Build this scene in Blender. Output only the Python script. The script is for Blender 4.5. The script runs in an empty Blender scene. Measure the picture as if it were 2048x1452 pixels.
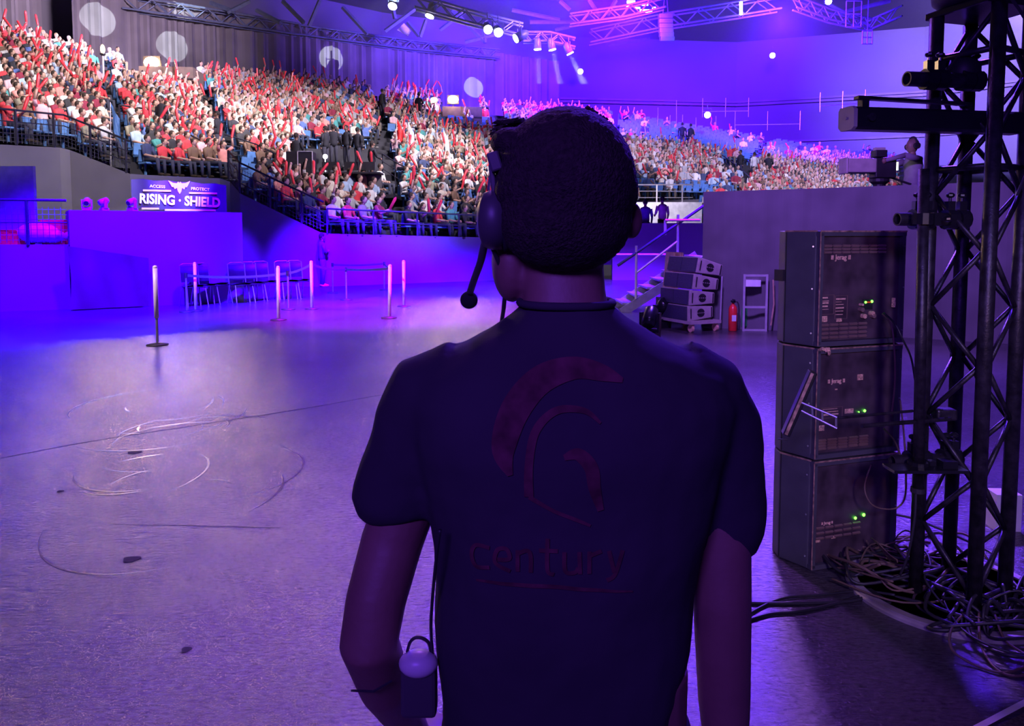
import bpy, math, random
from mathutils import Vector, Matrix, Euler
random.seed(7)
S = bpy.context.scene
COL = S.collection
PI = math.pi
# ------------------------------------------------------------------ camera
FPX, CX, CY, PITCH, CAMZ = 1500.0, 1024.0, 570.0, math.radians(3.9), 1.6
cd = bpy.data.cameras.new('camera'); cam = bpy.data.objects.new('camera', cd); COL.objects.link(cam)
cd.sensor_width = 36; cd.lens = 36 * FPX / 2048; cd.shift_y = (CY - 726) / 2048
cd.clip_start = 0.05; cd.clip_end = 400
cam.location = (0, 0, CAMZ); cam.rotation_euler = (PI / 2 - PITCH, 0, 0)
S.camera = cam
def ray(px, py):
    u = (px - CX) / FPX; v = (CY - py) / FPX
    return Vector((u, math.cos(PITCH) + v * math.sin(PITCH), -math.sin(PITCH) + v * math.cos(PITCH)))
def P(px, py, Y):                       # where a sight line meets the upright plane y = Y (a surveying aid)
    d = ray(px, py); return Vector((d.x * Y / d.y, Y, CAMZ + d.z * Y / d.y))
def G(px, py, z=0.0):
    d = ray(px, py); k = (z - CAMZ) / d.z
    return Vector((d.x * k, d.y * k, z))
def px_of(p):
    x, y, z = p[0], p[1], p[2] - CAMZ
    f = y * math.cos(PITCH) - z * math.sin(PITCH); u = y * math.sin(PITCH) + z * math.cos(PITCH)
    return CX + FPX * x / f, CY - FPX * u / f
# ------------------------------------------------------------------ view, world
S.view_settings.view_transform = 'Standard'; S.view_settings.look = 'None'
S.view_settings.exposure = 0.0; S.view_settings.gamma = 1.0; S.view_settings.use_curve_mapping = False
S.cycles.use_denoising = True
S.cycles.max_bounces = 6; S.cycles.diffuse_bounces = 2; S.cycles.glossy_bounces = 3
S.cycles.transmission_bounces = 2; S.cycles.volume_bounces = 0; S.cycles.transparent_max_bounces = 6
S.cycles.sample_clamp_indirect = 4.0
W = bpy.data.worlds.new('world'); S.world = W; W.use_nodes = True
bg = W.node_tree.nodes['Background']; bg.inputs[0].default_value = (0.12, 0.03, 0.5, 1); bg.inputs[1].default_value = 0.05
# ------------------------------------------------------------------ hall lights, plus unseen fill spots added
def spot(name, loc, aim, power, color, angle, blend=0.3, size=0.15):
    l = bpy.data.lights.new(name, 'SPOT'); l.energy = power; l.color = color
    l.spot_size = math.radians(angle); l.spot_blend = blend; l.shadow_soft_size = size
    o = bpy.data.objects.new(name, l); COL.objects.link(o); o.location = loc
    o.rotation_euler = (Vector(aim) - Vector(loc)).to_track_quat('-Z', 'Y').to_euler(); return o
def area(name, loc, aim, power, color, sx, sy, spread=180):
    l = bpy.data.lights.new(name, 'AREA'); l.energy = power; l.color = color
    l.shape = 'RECTANGLE'; l.size = sx; l.size_y = sy; l.spread = math.radians(spread)
    o = bpy.data.objects.new(name, l); COL.objects.link(o); o.location = loc
    o.rotation_euler = (Vector(aim) - Vector(loc)).to_track_quat('-Z', 'Y').to_euler(); return o
WHITE = (1.0, 0.93, 0.95); VIO = (0.035, 0.0, 1.0); VIO2 = (0.2, 0.03, 1.0); MAG = (0.42, 0.0, 1.0); WARM = (1.0, 0.62, 0.3)
# white house light over the audience
spot('crowd_light_left', (-2, 22, 15), (-18, 30, 6), 15000, (1.0, 0.88, 0.93), 60, 0.6, 1.0)
spot('crowd_light_middle', (4, 24, 15), (-9, 36, 4), 20000, (1.0, 0.86, 0.98), 52, 0.6, 1.0)
spot('crowd_light_right', (10, 24, 15), (12, 44, 4), 19000, (0.72, 0.62, 1.0), 50, 0.6, 1.0)
spot('crowd_light_far', (22, 24, 15), (22, 46, 3), 14000, (0.6, 0.48, 1.0), 46, 0.6, 1.0)
# violet wash over the stage floor and the walls round it
spot('violet_wash_left', (-6, 9, 12), (-9.5, 14.0, 0), 110000, VIO, 40, 0.25, 0.4)
spot('violet_wash_corner', (-3, 13, 12), (-7.0, 17.5, 0), 110000, VIO, 40, 0.3, 0.4)
spot('violet_wash_centre', (-1, 15, 13), (-3, 20.5, 0), 200000, (0.06, 0, 1), 38, 0.3, 0.4)
spot('violet_wash_stairs', (4, 14, 12), (4, 20, 0), 180000, (0.1, 0, 1), 42, 0.3, 0.4)
spot('magenta_wash_floor', (0, 13, 12), (-2.4, 15.5, 0), 90000, MAG, 34, 0.7, 0.4)
spot('mauve_fill_left', (-1, 14, 12), (-3, 7, 0), 6500, (0.42, 0.12, 1), 60, 0.8, 0.5)  # unseen spot added to lift the mauve of the left floor
spot('mauve_fill_right', (4, 16, 12), (3.2, 7.5, 0), 11000, (0.4, 0.16, 1), 42, 0.8, 0.5)  # likewise added, unseen, to brighten the floor on the right
spot('violet_wall_wash', (6, 38, 13), (4, 66, 12.5), 230000, (0.09, 0.008, 1), 80, 0.9, 1.0)
spot('violet_wall_wash_middle', (14, 40, 13), (24, 66, 12.5), 190000, (0.1, 0.01, 1), 80, 0.9, 1.0)
spot('violet_wall_wash_right', (26, 38, 13), (38, 60, 15), 140000, (0.34, 0.25, 1), 66, 0.9, 1.0)
spot('violet_roof_wash', (4, 38, 12.5), (4, 46, 18.6), 150000, (0.045, 0.0, 1), 120, 0.9, 1.0)
spot('violet_curtain_wash', (4, 36, 12.5), (-7, 54, 13), 60000, (0.22, 0.1, 1), 55, 0.9, 1.0)
spot('curtain_glow_left', (-8, 26, 12.5), (-25, 42, 14.3), 36000, (0.8, 0.62, 0.95), 62, 0.9, 1.0)
spot('crowd_light_front', (4, 14, 14), (-5, 28, 4.9), 14000, (0.95, 0.8, 1.0), 33, 0.25, 1.0)
spot('violet_spill_right', (4.75, 14, 10.3), (1.6, 5, 0), 16000, (0.1, 0.02, 1), 60, 0.6, 0.7)
spot('crowd_light_front_left', (-4, 10, 12), (-15, 24, 5.6), 11000, (1.0, 0.86, 0.92), 40, 0.5, 1.0)
spot('banner_fill', (-1, 9, 9), (-8.9, 19, 2.75), 15000, (1.0, 0.95, 1.0), 9, 0.4, 0.2)  # unseen narrow spot added to whiten the banner lettering
for _i, _x in enumerate((-9.2, -6.4, -3.6, -0.8, 2.0)):
    spot('violet_wall_wash_low', (_x + 1.5, 15.5, 5), (_x, 23.5, 0.25), 24000, (0.06, 0, 1), 20, 0.5, 0.2)  # unseen spots added to strengthen the violet on the parapet
spot('concourse_fill', (5.3, 27.2, 3.4), (5.6, 29.1, 2.1), 260, (0.85, 0.75, 1), 150, 0.5, 0.2)  # unseen lamp added so the white concourse wall shows
spot('post_fill', (-9, 5, 8), (-3.2, 14, .6), 5000, (1, .75, .95), 40, 0.6, 0.3)  # unseen spot added to give the barrier posts a pale look
spot('drape_fill', (1.5, 6.5, 5.5), (6.2, 12, 1.5), 3600, (0.34, 0.14, 1.0), 70, 0.8, 0.4)  # unseen spot added to brighten the black drape wall
# five round white beams landing on the curtain
# ------------------------------------------------------------------ materials
def mat(name, col, rough=0.6, metal=0.0, var=0.15, scale=6.0, bump=0.0, bscale=60.0, emit=None, estr=0.0, spec=0.5, objcol=False, attr=None):
    m = bpy.data.materials.new(name); m.use_nodes = True; nt = m.node_tree; N = nt.nodes; L = nt.links
    b = N['Principled BSDF']; b.inputs['Roughness'].default_value = rough; b.inputs['Metallic'].default_value = metal
    b.inputs['Specular IOR Level'].default_value = spec
    tc = N.new('ShaderNodeTexCoord')
    mix = N.new('ShaderNodeMix'); mix.data_type = 'RGBA'; mix.blend_type = 'MULTIPLY'; mix.inputs[0].default_value = 1.0
    nz = N.new('ShaderNodeTexNoise'); nz.inputs['Scale'].default_value = scale; L.new(tc.outputs['Object'], nz.inputs['Vector'])
    mr = N.new('ShaderNodeMapRange'); mr.inputs[1].default_value = 0.3; mr.inputs[2].default_value = 0.7
    mr.inputs[3].default_value = 1 - var; mr.inputs[4].default_value = 1 + var; L.new(nz.outputs['Fac'], mr.inputs[0])
    L.new(mr.outputs[0], mix.inputs[7])
    if objcol:
        oi = N.new('ShaderNodeObjectInfo'); L.new(oi.outputs['Color'], mix.inputs[6])
    elif attr:
        at = N.new('ShaderNodeAttribute'); at.attribute_name = attr; L.new(at.outputs['Color'], mix.inputs[6])
    else:
        mix.inputs[6].default_value = (*col, 1)
    L.new(mix.outputs[2], b.inputs['Base Color'])
    if bump:
        n2 = N.new('ShaderNodeTexNoise'); n2.inputs['Scale'].default_value = bscale; n2.inputs['Detail'].default_value = 5
        L.new(tc.outputs['Object'], n2.inputs['Vector'])
        bp = N.new('ShaderNodeBump'); bp.inputs['Strength'].default_value = bump; bp.inputs['Distance'].default_value = 0.01
        L.new(n2.outputs['Fac'], bp.inputs['Height']); L.new(bp.outputs[0], b.inputs['Normal'])
    if emit:
        b.inputs['Emission Color'].default_value = (*emit, 1); b.inputs['Emission Strength'].default_value = estr
    return m
def floor_mat():
    m = bpy.data.materials.new('worn_painted_floor'); m.use_nodes = True; nt = m.node_tree; N = nt.nodes; L = nt.links
    b = N['Principled BSDF']; tc = N.new('ShaderNodeTexCoord')
    n1 = N.new('ShaderNodeTexNoise'); n1.inputs['Scale'].default_value = 0.9; n1.inputs['Detail'].default_value = 8
    L.new(tc.outputs['Object'], n1.inputs['Vector'])
    cr = N.new('ShaderNodeValToRGB'); cr.color_ramp.elements[0].position = 0.3; cr.color_ramp.elements[1].position = 0.75
    cr.color_ramp.elements[0].color = (0.045, 0.038, 0.05, 1); cr.color_ramp.elements[1].color = (0.085, 0.072, 0.09, 1)
    L.new(n1.outputs['Fac'], cr.inputs[0])
    mp0 = N.new('ShaderNodeMapping'); mp0.inputs['Scale'].default_value = (9, 26, 9); mp0.inputs['Rotation'].default_value = (0, 0, 0.1); L.new(tc.outputs['Object'], mp0.inputs['Vector'])
    n0 = N.new('ShaderNodeTexNoise'); n0.inputs['Scale'].default_value = 3.0; n0.inputs['Detail'].default_value = 8; n0.inputs['Roughness'].default_value = 0.7; L.new(mp0.outputs[0], n0.inputs['Vector'])
    m0 = N.new('ShaderNodeMapRange'); m0.inputs[1].default_value = 0.3; m0.inputs[2].default_value = 0.7; m0.inputs[3].default_value = 0.35; m0.inputs[4].default_value = 1.6; L.new(n0.outputs['Fac'], m0.inputs[0])
    x0 = N.new('ShaderNodeMix'); x0.data_type = 'RGBA'; x0.blend_type = 'MULTIPLY'; x0.inputs[0].default_value = 1.0
    L.new(cr.outputs[0], x0.inputs[6]); L.new(m0.outputs[0], x0.inputs[7]); L.new(x0.outputs[2], b.inputs['Base Color'])
    n2 = N.new('ShaderNodeTexNoise'); n2.inputs['Scale'].default_value = 3.0; n2.inputs['Detail'].default_value = 6
    L.new(tc.outputs['Object'], n2.inputs['Vector'])
    mr = N.new('ShaderNodeMapRange'); mr.inputs[3].default_value = 0.13; mr.inputs[4].default_value = 0.26; L.new(n2.outputs['Fac'], mr.inputs[0])
    L.new(mr.outputs[0], b.inputs['Roughness'])
    # ripples of the worn coat: stretched noise, plus fine grit and long curved scratches
    mp = N.new('ShaderNodeMapping'); mp.inputs['Scale'].default_value = (5, 14, 5); mp.inputs['Rotation'].default_value = (0, 0, 0.12)
    L.new(tc.outputs['Object'], mp.inputs['Vector'])
    n3 = N.new('ShaderNodeTexNoise'); n3.inputs['Scale'].default_value = 2.6; n3.inputs['Detail'].default_value = 7; n3.inputs['Roughness'].default_value = 0.65
    L.new(mp.outputs[0], n3.inputs['Vector'])
    n4 = N.new('ShaderNodeTexNoise'); n4.inputs['Scale'].default_value = 55; n4.inputs['Detail'].default_value = 3; L.new(tc.outputs['Object'], n4.inputs['Vector'])
    vo = N.new('ShaderNodeTexWave'); vo.wave_type = 'RINGS'; vo.inputs['Scale'].default_value = 0.35; vo.inputs['Distortion'].default_value = 14; vo.inputs['Detail'].default_value = 3
    L.new(tc.outputs['Object'], vo.inputs['Vector'])
    pw = N.new('ShaderNodeMath'); pw.operation = 'POWER'; pw.inputs[1].default_value = 40; L.new(vo.outputs['Fac'], pw.inputs[0])
    a1 = N.new('ShaderNodeMath'); a1.operation = 'MULTIPLY_ADD'; a1.inputs[1].default_value = 0.45; L.new(n4.outputs['Fac'], a1.inputs[0]); L.new(n3.outputs['Fac'], a1.inputs[2])
    a2 = N.new('ShaderNodeMath'); a2.operation = 'MULTIPLY_ADD'; a2.inputs[1].default_value = 0.0; L.new(pw.outputs[0], a2.inputs[0]); L.new(a1.outputs[0], a2.inputs[2])
    bp = N.new('ShaderNodeBump'); bp.inputs['Strength'].default_value = 0.42; bp.inputs['Distance'].default_value = 0.02
    L.new(a2.outputs[0], bp.inputs['Height']); L.new(bp.outputs[0], b.inputs['Normal'])
    b.inputs['Specular IOR Level'].default_value = 0.9
    return m
M = dict(
    floor=floor_mat(),
    seam=mat('dark_seam', (0.01, 0.01, 0.012), 0.8),
    scratch=mat('scuffed_floor_coat', (0.12, 0.1, 0.1), 0.3, var=0.5, scale=30),
    carpet=mat('speckled_dark_carpet', (0.05, 0.035, 0.04), 0.95, var=0.6, scale=90),
    tape=mat('white_floor_tape', (0.7, 0.68, 0.7), 0.6),
    drape=mat('black_molton_drape', (0.12, 0.11, 0.12), 0.9, var=0.25, scale=1.5, bump=0.2, bscale=5),
    curtain=mat('grey_curtain', (0.16, 0.14, 0.15), 0.9, var=0.2, scale=0.6),
    wall=mat('dark_grey_wall', (0.14, 0.13, 0.14), 0.8, var=0.15, scale=0.3),
    hallwall=mat('hall_end_wall', (0.13, 0.12, 0.13), 0.85, var=0.22, scale=0.12),
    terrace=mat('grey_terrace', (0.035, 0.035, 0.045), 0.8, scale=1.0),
    parapet=mat('parapet_panel', (0.16, 0.15, 0.17), 0.7, var=0.12, scale=0.8),
    boxwall=mat('painted_platform_panel', (0.17, 0.16, 0.18), 0.75, var=0.1, scale=0.5),
    greypanel=mat('grey_partition', (0.45, 0.43, 0.44), 0.6),
    ceiling=mat('dark_roof', (0.05, 0.045, 0.06), 0.9),
    steel=mat('galvanised_steel', (0.5, 0.5, 0.52), 0.35, 0.8),
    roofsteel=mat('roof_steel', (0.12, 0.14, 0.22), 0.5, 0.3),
    rail=mat('dark_painted_rail', (0.04, 0.04, 0.06), 0.45, 0.3),
    palerail=mat('pale_rail', (0.55, 0.52, 0.55), 0.4, 0.4),
    black=mat('matt_black', (0.018, 0.016, 0.02), 0.55, var=0.3),
    blackgloss=mat('satin_black', (0.015, 0.014, 0.02), 0.28, 0.2),
    truss=mat('black_coated_truss', (0.035, 0.03, 0.04), 0.42, 0.5, var=0.5, scale=25, bump=0.15, bscale=120),
    cab=mat('grey_black_cabinet_paint', (0.075, 0.072, 0.085), 0.6, bump=0.25, bscale=220, var=0.2),
    cabpanel=mat('dark_rear_panel', (0.07, 0.045, 0.055), 0.5, var=0.5, scale=10),
    cabedge=mat('brown_cabinet_edge', (0.34, 0.2, 0.14), 0.6, var=0.6, scale=40),
    slot=mat('vent_slot', (0.24, 0.15, 0.12), 0.5),
    print=mat('printed_label', (0.85, 0.52, 0.34), 0.6, var=0.3, scale=90),
    sticker=mat('pale_sticker', (0.75, 0.45, 0.28), 0.6, var=0.5, scale=140),
    tapeblack=mat('black_gaffer_tape', (0.025, 0.02, 0.022), 0.7),
    cable=mat('black_rubber_cable', (0.03, 0.028, 0.035), 0.45),
    cablebrown=mat('dusty_cable', (0.16, 0.1, 0.07), 0.6),
    baseplate=mat('worn_steel_plate', (0.42, 0.36, 0.38), 0.45, 0.3, var=0.5, scale=7, bump=0.2, bscale=40),
    led=mat('green_indicator', (0.1, 0.5, 0.05), 0.4, emit=(0.12, 1.0, 0.05), estr=6),
    redled=mat('red_indicator', (0.3, 0.03, 0.01), 0.4, emit=(1, 0.1, 0.02), estr=0.5),
    shirt=mat('black_cotton', (0.04, 0.036, 0.046), 0.9, var=0.2, scale=3, bump=0.12, bscale=30, spec=0.2),
    trousers=mat('black_trousers', (0.012, 0.012, 0.015), 0.9),
    printred=mat('faded_red_print', (0.1, 0.03, 0.042), 0.85, var=0.4, scale=40, spec=0.2),
    skin=mat('skin', (0.22, 0.12, 0.09), 0.55, var=0.1, scale=12, bump=0.08, bscale=90),
    hair=mat('dark_short_hair', (0.03, 0.022, 0.02), 0.75, var=0.4, scale=120, bump=0.8, bscale=260, spec=0.3),
    rubber=mat('foam_black', (0.012, 0.012, 0.015), 0.95),
    headset=mat('headset_plastic', (0.06, 0.06, 0.065), 0.45),
    paleplastic=mat('pale_plastic', (0.6, 0.6, 0.58), 0.35),
    cskin=mat('audience_skin', (0.55, 0.34, 0.26), 0.6, var=0.3, scale=0.7),
    cshirt=mat('audience_top', (1, 1, 1), 0.8, objcol=True, var=0.12),
    cpants=mat('audience_trousers', (0.05, 0.055, 0.09), 0.8, var=0.5, scale=0.6),
    chair=mat('audience_hair', (0.06, 0.04, 0.03), 0.8, var=0.7, scale=0.6),
    crowd=mat('audience_far', (1, 1, 1), 0.8, attr='tint', var=0.08),
    seat=mat('blue_plastic_seat', (0.12, 0.27, 0.6), 0.4),
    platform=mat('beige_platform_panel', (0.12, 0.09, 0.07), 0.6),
    stick=mat('red_inflated_plastic', (0.85, 0.05, 0.07), 0.35, var=0.1),
    red=mat('red_enamel', (0.75, 0.03, 0.03), 0.3),
    green=mat('green_bottle', (0.05, 0.4, 0.1), 0.3),
    white=mat('white_paint', (0.8, 0.79, 0.8), 0.5),
    banner=mat('banner_vinyl', (0.03, 0.014, 0.028), 0.5, var=0.2, scale=2),
    gold=mat('gold_print', (0.75, 0.48, 0.12), 0.5),
    greybox=mat('beige_grey_speaker', (0.42, 0.36, 0.33), 0.55),
    grille=mat('speaker_grille', (0.05, 0.05, 0.09), 0.6, 0.2, var=0.5, scale=120),
    wood=mat('plywood', (0.45, 0.3, 0.18), 0.6, var=0.3, scale=8),
    lamp=mat('lit_lamp_lens', (1, 1, 1), 0.3, emit=(0.75, 0.8, 1.0), estr=40),
    lampsoft=mat('lit_lamp_face', (1, 1, 1), 0.3, emit=(0.8, 0.85, 1.0), estr=8),
    warmlamp=mat('lit_warm_flood', (1, 1, 1), 0.3, emit=(1.0, 0.62, 0.28), estr=160),
    flame=mat('torch_glow', (1, 0.6, 0.3), 0.3, emit=(1.0, 0.55, 0.2), estr=12),
    screen=mat('lit_screen', (0.2, 0.2, 0.2), 0.3, emit=(0.95, 1.0, 0.9), estr=2.2),
    yellow=mat('yellow_cloth', (0.8, 0.6, 0.12), 0.8),
    purplecloth=mat('dusty_black_cloth', (0.09, 0.05, 0.045), 0.85, var=0.15, scale=1.2),
    grill=mat('mesh_infill', (0.12, 0.12, 0.16), 0.5, 0.3),
    strip=mat('white_tape_sleeve', (0.85, 0.75, 0.85), 0.3),
    belt=mat('dark_webbing', (0.05, 0.05, 0.12), 0.7),
)
# ------------------------------------------------------------------ mesh helpers
def basis(d):
    d = d.normalized(); a = Vector((0, 0, 1)) if abs(d.z) < 0.95 else Vector((1, 0, 0))
    x = d.cross(a).normalized(); return x, x.cross(d).normalized()
class MB:
    def __init__(s): s.v = []; s.f = []; s.m = []
    def add(s, vs, fs, mi=0):
        o = len(s.v); s.v += [tuple(v) for v in vs]; s.f += [tuple(i + o for i in f) for f in fs]; s.m += [mi] * len(fs); return s
    def box(s, c, size, rz=0.0, mi=0, rot=None):
        h = [x / 2 for x in size]; R = rot if rot is not None else Matrix.Rotation(rz, 3, 'Z'); c = Vector(c)
        vs = [c + R @ Vector((sx * h[0], sy * h[1], sz * h[2])) for sx in (-1, 1) for sy in (-1, 1) for sz in (-1, 1)]
        return s.add(vs, [(0, 1, 3, 2), (4, 6, 7, 5), (0, 4, 5, 1), (2, 3, 7, 6), (0, 2, 6, 4), (1, 5, 7, 3)], mi)
    def quad(s, a, b, c, d, mi=0): return s.add([a, b, c, d], [(0, 1, 2, 3)], mi)
    def loft(s, rings, mi=0, cap=True, closed=True):
        n = len(rings[0]); vs = [v for r in rings for v in r]; fs = []
        for k in range(len(rings) - 1):
            for i in range(n if closed else n - 1):
                j = (i + 1) % n; fs.append((k * n + i, k * n + j, (k + 1) * n + j, (k + 1) * n + i))
        if cap and closed: fs.append(tuple(range(n - 1, -1, -1))); fs.append(tuple((len(rings) - 1) * n + i for i in range(n)))
        return s.add(vs, fs, mi)
    def tube(s, pts, r, n=8, mi=0, cap=True, squash=1.0):
        pts = [Vector(p) for p in pts]; rs = r if isinstance(r, (list, tuple)) else [r] * len(pts); rings = []
        x, y = basis(pts[1] - pts[0])
        for i, p in enumerate(pts):
            d = (pts[min(i + 1, len(pts) - 1)] - pts[max(i - 1, 0)]).normalized()
            x = (x - d * x.dot(d)).normalized(); y = d.cross(x)
            rings.append([p + (x * math.cos(2 * PI * k / n) + y * math.sin(2 * PI * k / n) * squash) * rs[i] for k in range(n)])
        return s.loft(rings, mi, cap)
    def ell(s, c, r, nu=12, nv=8, mi=0, rot=None):
        c = Vector(c); R = rot or Matrix.Identity(3); vs = [c + R @ Vector((0, 0, -r[2]))]; fs = []
        for j in range(1, nv):
            t = -PI / 2 + PI * j / nv
            for i in range(nu):
                a = 2 * PI * i / nu; vs.append(c + R @ Vector((r[0] * math.cos(t) * math.cos(a), r[1] * math.cos(t) * math.sin(a), r[2] * math.sin(t))))
        vs.append(c + R @ Vector((0, 0, r[2]))); top = len(vs) - 1
        for i in range(nu):
            k = (i + 1) % nu; fs.append((0, 1 + k, 1 + i)); fs.append((top, 1 + (nv - 2) * nu + i, 1 + (nv - 2) * nu + k))
            for j in range(nv - 2): fs.append((1 + j * nu + i, 1 + j * nu + k, 1 + (j + 1) * nu + k, 1 + (j + 1) * nu + i))
        return s.add(vs, fs, mi)
    def lathe(s, c, prof, n=20, mi=0):
        c = Vector(c); return s.loft([[c + Vector((r * math.cos(2 * PI * k / n), r * math.sin(2 * PI * k / n), z)) for k in range(n)] for r, z in prof], mi)
    def prism(s, poly, z0, z1, mi=0):
        n = len(poly); vs = [(x, y, z0) for x, y in poly] + [(x, y, z1) for x, y in poly]
        return s.add(vs, [tuple(range(n - 1, -1, -1)), tuple(range(n, 2 * n))] + [(i, (i + 1) % n, n + (i + 1) % n, n + i) for i in range(n)], mi)
    def mesh(s, name, mats, smooth=False):
        me = bpy.data.meshes.new(name); me.from_pydata(s.v, [], s.f)
        for m in (mats if isinstance(mats, (list, tuple)) else [mats]): me.materials.append(m)
        me.polygons.foreach_set('material_index', s.m)
        if smooth: me.polygons.foreach_set('use_smooth', [True] * len(s.f))
        me.update(); return me
    def build(s, name, mats, parent=None, smooth=False, bevel=0.0):
        o = bpy.data.objects.new(name, s.mesh(name, mats, smooth)); COL.objects.link(o)
        if parent: o.parent = parent
        if bevel: b = o.modifiers.new('bevel', 'BEVEL'); b.width = bevel; b.segments = 2
        return o
def tag(o, label=None, cat=None, group=None, kind=None):
    if label: o['label'] = label
    if cat: o['category'] = cat
    if group: o['group'] = group
    if kind: o['kind'] = kind
    return o
def thing(name, label, cat, loc=(0, 0, 0), rz=0.0, group=None):
    o = bpy.data.objects.new(name, None); o.empty_display_size = 0.1; COL.objects.link(o)
    o.location = loc; o.rotation_euler = (0, 0, rz); return tag(o, label, cat, group)
def struct(o): o['kind'] = 'structure'; return o
def smooth_path(pts, n=6):
    pts = [Vector(p) for p in pts]; out = []
    for i in range(len(pts) - 1):
        p0 = pts[max(i - 1, 0)]; p1 = pts[i]; p2 = pts[i + 1]; p3 = pts[min(i + 2, len(pts) - 1)]
        for k in range(n):
            t = k / n
            out.append(0.5 * ((2 * p1) + (p2 - p0) * t + (2 * p0 - 5 * p1 + 4 * p2 - p3) * t * t + (3 * p1 - p0 - 3 * p2 + p3) * t ** 3))
    out.append(pts[-1]); return out
def text(s, body, size, m, parent, loc, rot, ext=0.002, off=0.0, name='lettering', sx=1.0, shear=0.0):
    c = bpy.data.curves.new('tmp_text', 'FONT'); c.body = body; c.size = size; c.extrude = ext; c.offset = off; c.shear = shear
    c.align_x = 'CENTER'; c.align_y = 'CENTER'; c.materials.append(m); c.resolution_u = 3
    t = bpy.data.objects.new('tmp_text', c); COL.objects.link(t); bpy.context.view_layer.update()
    me = bpy.data.meshes.new_from_object(t.evaluated_get(bpy.context.evaluated_depsgraph_get())); bpy.data.objects.remove(t); me.name = name
    o = bpy.data.objects.new(name, me); COL.objects.link(o); o.parent = parent; o.location = loc; o.rotation_euler = rot; o.scale = (sx, 1, 1); return o
def copy_tree(o, parent=None, mats=None):
    c = o.copy(); COL.objects.link(c)
    if parent: c.parent = parent
    for ch in list(o.children): copy_tree(ch, c)
    return c
def pathx(tab, x, c):
    if x <= tab[0][0]: return tab[0][c]
    for a, b in zip(tab, tab[1:]):
        if x <= b[0]:
            t = (x - a[0]) / (b[0] - a[0]); return a[c] * (1 - t) + b[c] * t
    return tab[-1][c]
# ------------------------------------------------------------------ setting: floor, walls, roof
mb = MB(); n = 40
mb.quad((-45, -6, 0), (60, -6, 0), (60, 75, 0), (-45, 75, 0)); struct(mb.build('floor', M['floor']))
# narrow open joints between the floor sheets
def ribbon(name, pts, w, m, z=0.002):
    b = MB(); L = []; R = []
    for i, p in enumerate(pts):
        d = (Vector(pts[min(i + 1, len(pts) - 1)]) - Vector(pts[max(i - 1, 0)])); d.z = 0; d.normalize(); q = Vector((-d.y, d.x, 0)) * w / 2
        L.append(Vector(p) + q); R.append(Vector(p) - q)
    for i in range(len(pts) - 1):
        b.quad(R[i] + Vector((0, 0, z)), R[i + 1] + Vector((0, 0, z)), L[i + 1] + Vector((0, 0, z)), L[i] + Vector((0, 0, z)))
    return b.build(name, m)
jp = [G(-150, 948), G(0, 917), G(200, 880), G(430, 845), G(620, 815), G(830, 778)]
struct(ribbon('trim_1', smooth_path(jp), 0.012, M['seam']))
struct(ribbon('trim_2', [G(220, 1049), G(400, 1052), G(560, 1056)], 0.006, M['seam']))
b = MB(); b.quad(*[G(x, y) + Vector((0, 0, 0.003)) for x, y in ((1972, 1466), (2090, 1405), (2300, 1500), (2100, 1600))]); struct(b.build('floor_carpet', M['carpet']))
o = ribbon('white_tape_line', [G(1900, 1487), G(2140, 1360)], 0.022, M['tape'], 0.006); tag(o, 'straight white tape line on the floor at the lower right corner', 'tape line')
# curved wheel scuffs worn into the floor coat
rq = random.Random(3); g = MB()
for i in range(26):
    c = G(rq.uniform(290, 400), rq.uniform(800, 1010)); R_ = rq.uniform(.15, .75); a0 = rq.uniform(0, 6.28); da = rq.uniform(.5, 2.0); w_ = rq.uniform(.003, .009); st_ = rq.uniform(.9, 1.5)
    for k in range(22):
        p = []
        for kk in (k, k + 1):
            a = a0 + da * kk / 22; ww = w_ * math.sin(PI * min(max(kk / 22, .03), .97)); e = Vector((math.cos(a), math.sin(a) * st_, 0)); p += [c + e * (R_ - ww), c + e * (R_ + ww)]
        g.quad(p[0], p[1], p[3], p[2])
g.v = [(x, y, .0012) for x, y, z in g.v]; struct(g.build('floor_scuffs', M['scratch']))
# small dark marks left on the floor
for px, py, w, h, r, lab in ((268, 905, .055, .05, .2, 'dark oval scrap lying just below the floor joint'), (262, 1119, .045, .05, .1, 'dark flat scrap lying low on the floor left of the person'),
                        (120, 983, .02, .03, .1, 'tiny dark crumb on the floor near the left edge'), (372, 1300, .02, .03, .3, 'tiny dark crumb on the floor at the lower left')):
    c = G(px, py); b = MB(); b.v = []
    pts = [(c.x + w * .85 * math.cos(a) * (1 + .25 * math.sin(3 * a)), c.y + h * .8 * math.sin(a) * (1 + .2 * math.cos(2 * a))) for a in [k * PI / 8 for k in range(16)]]
    b.prism(pts, 0.0, 0.002); tag(b.build('floor_debris', M['seam']), lab, 'debris', 'scraps on the bare floor')

# seating bowl: for a bearing (pixel column) the lowest and the highest row
BOWL = [(-260, 478, 14.0, 40, 30.5), (0, 478, 15.5, 98, 32), (250, 478, 18, 148, 36), (450, 478, 20, 176, 41), (650, 475, 23, 188, 46), (980, 482, 26, 230, 50),
        (1280, 455, 30, 252, 54), (1400, 445, 33, 272, 55), (1700, 440, 37, 322, 57), (2300, 440, 40, 350, 57)]
NR = 30
def bowl(px, k):
    a = P(px, pathx(BOWL, px, 1), pathx(BOWL, px, 2)); t = P(px, pathx(BOWL, px, 3), pathx(BOWL, px, 4))
    return a.lerp(t, k / (NR - 1))
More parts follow.
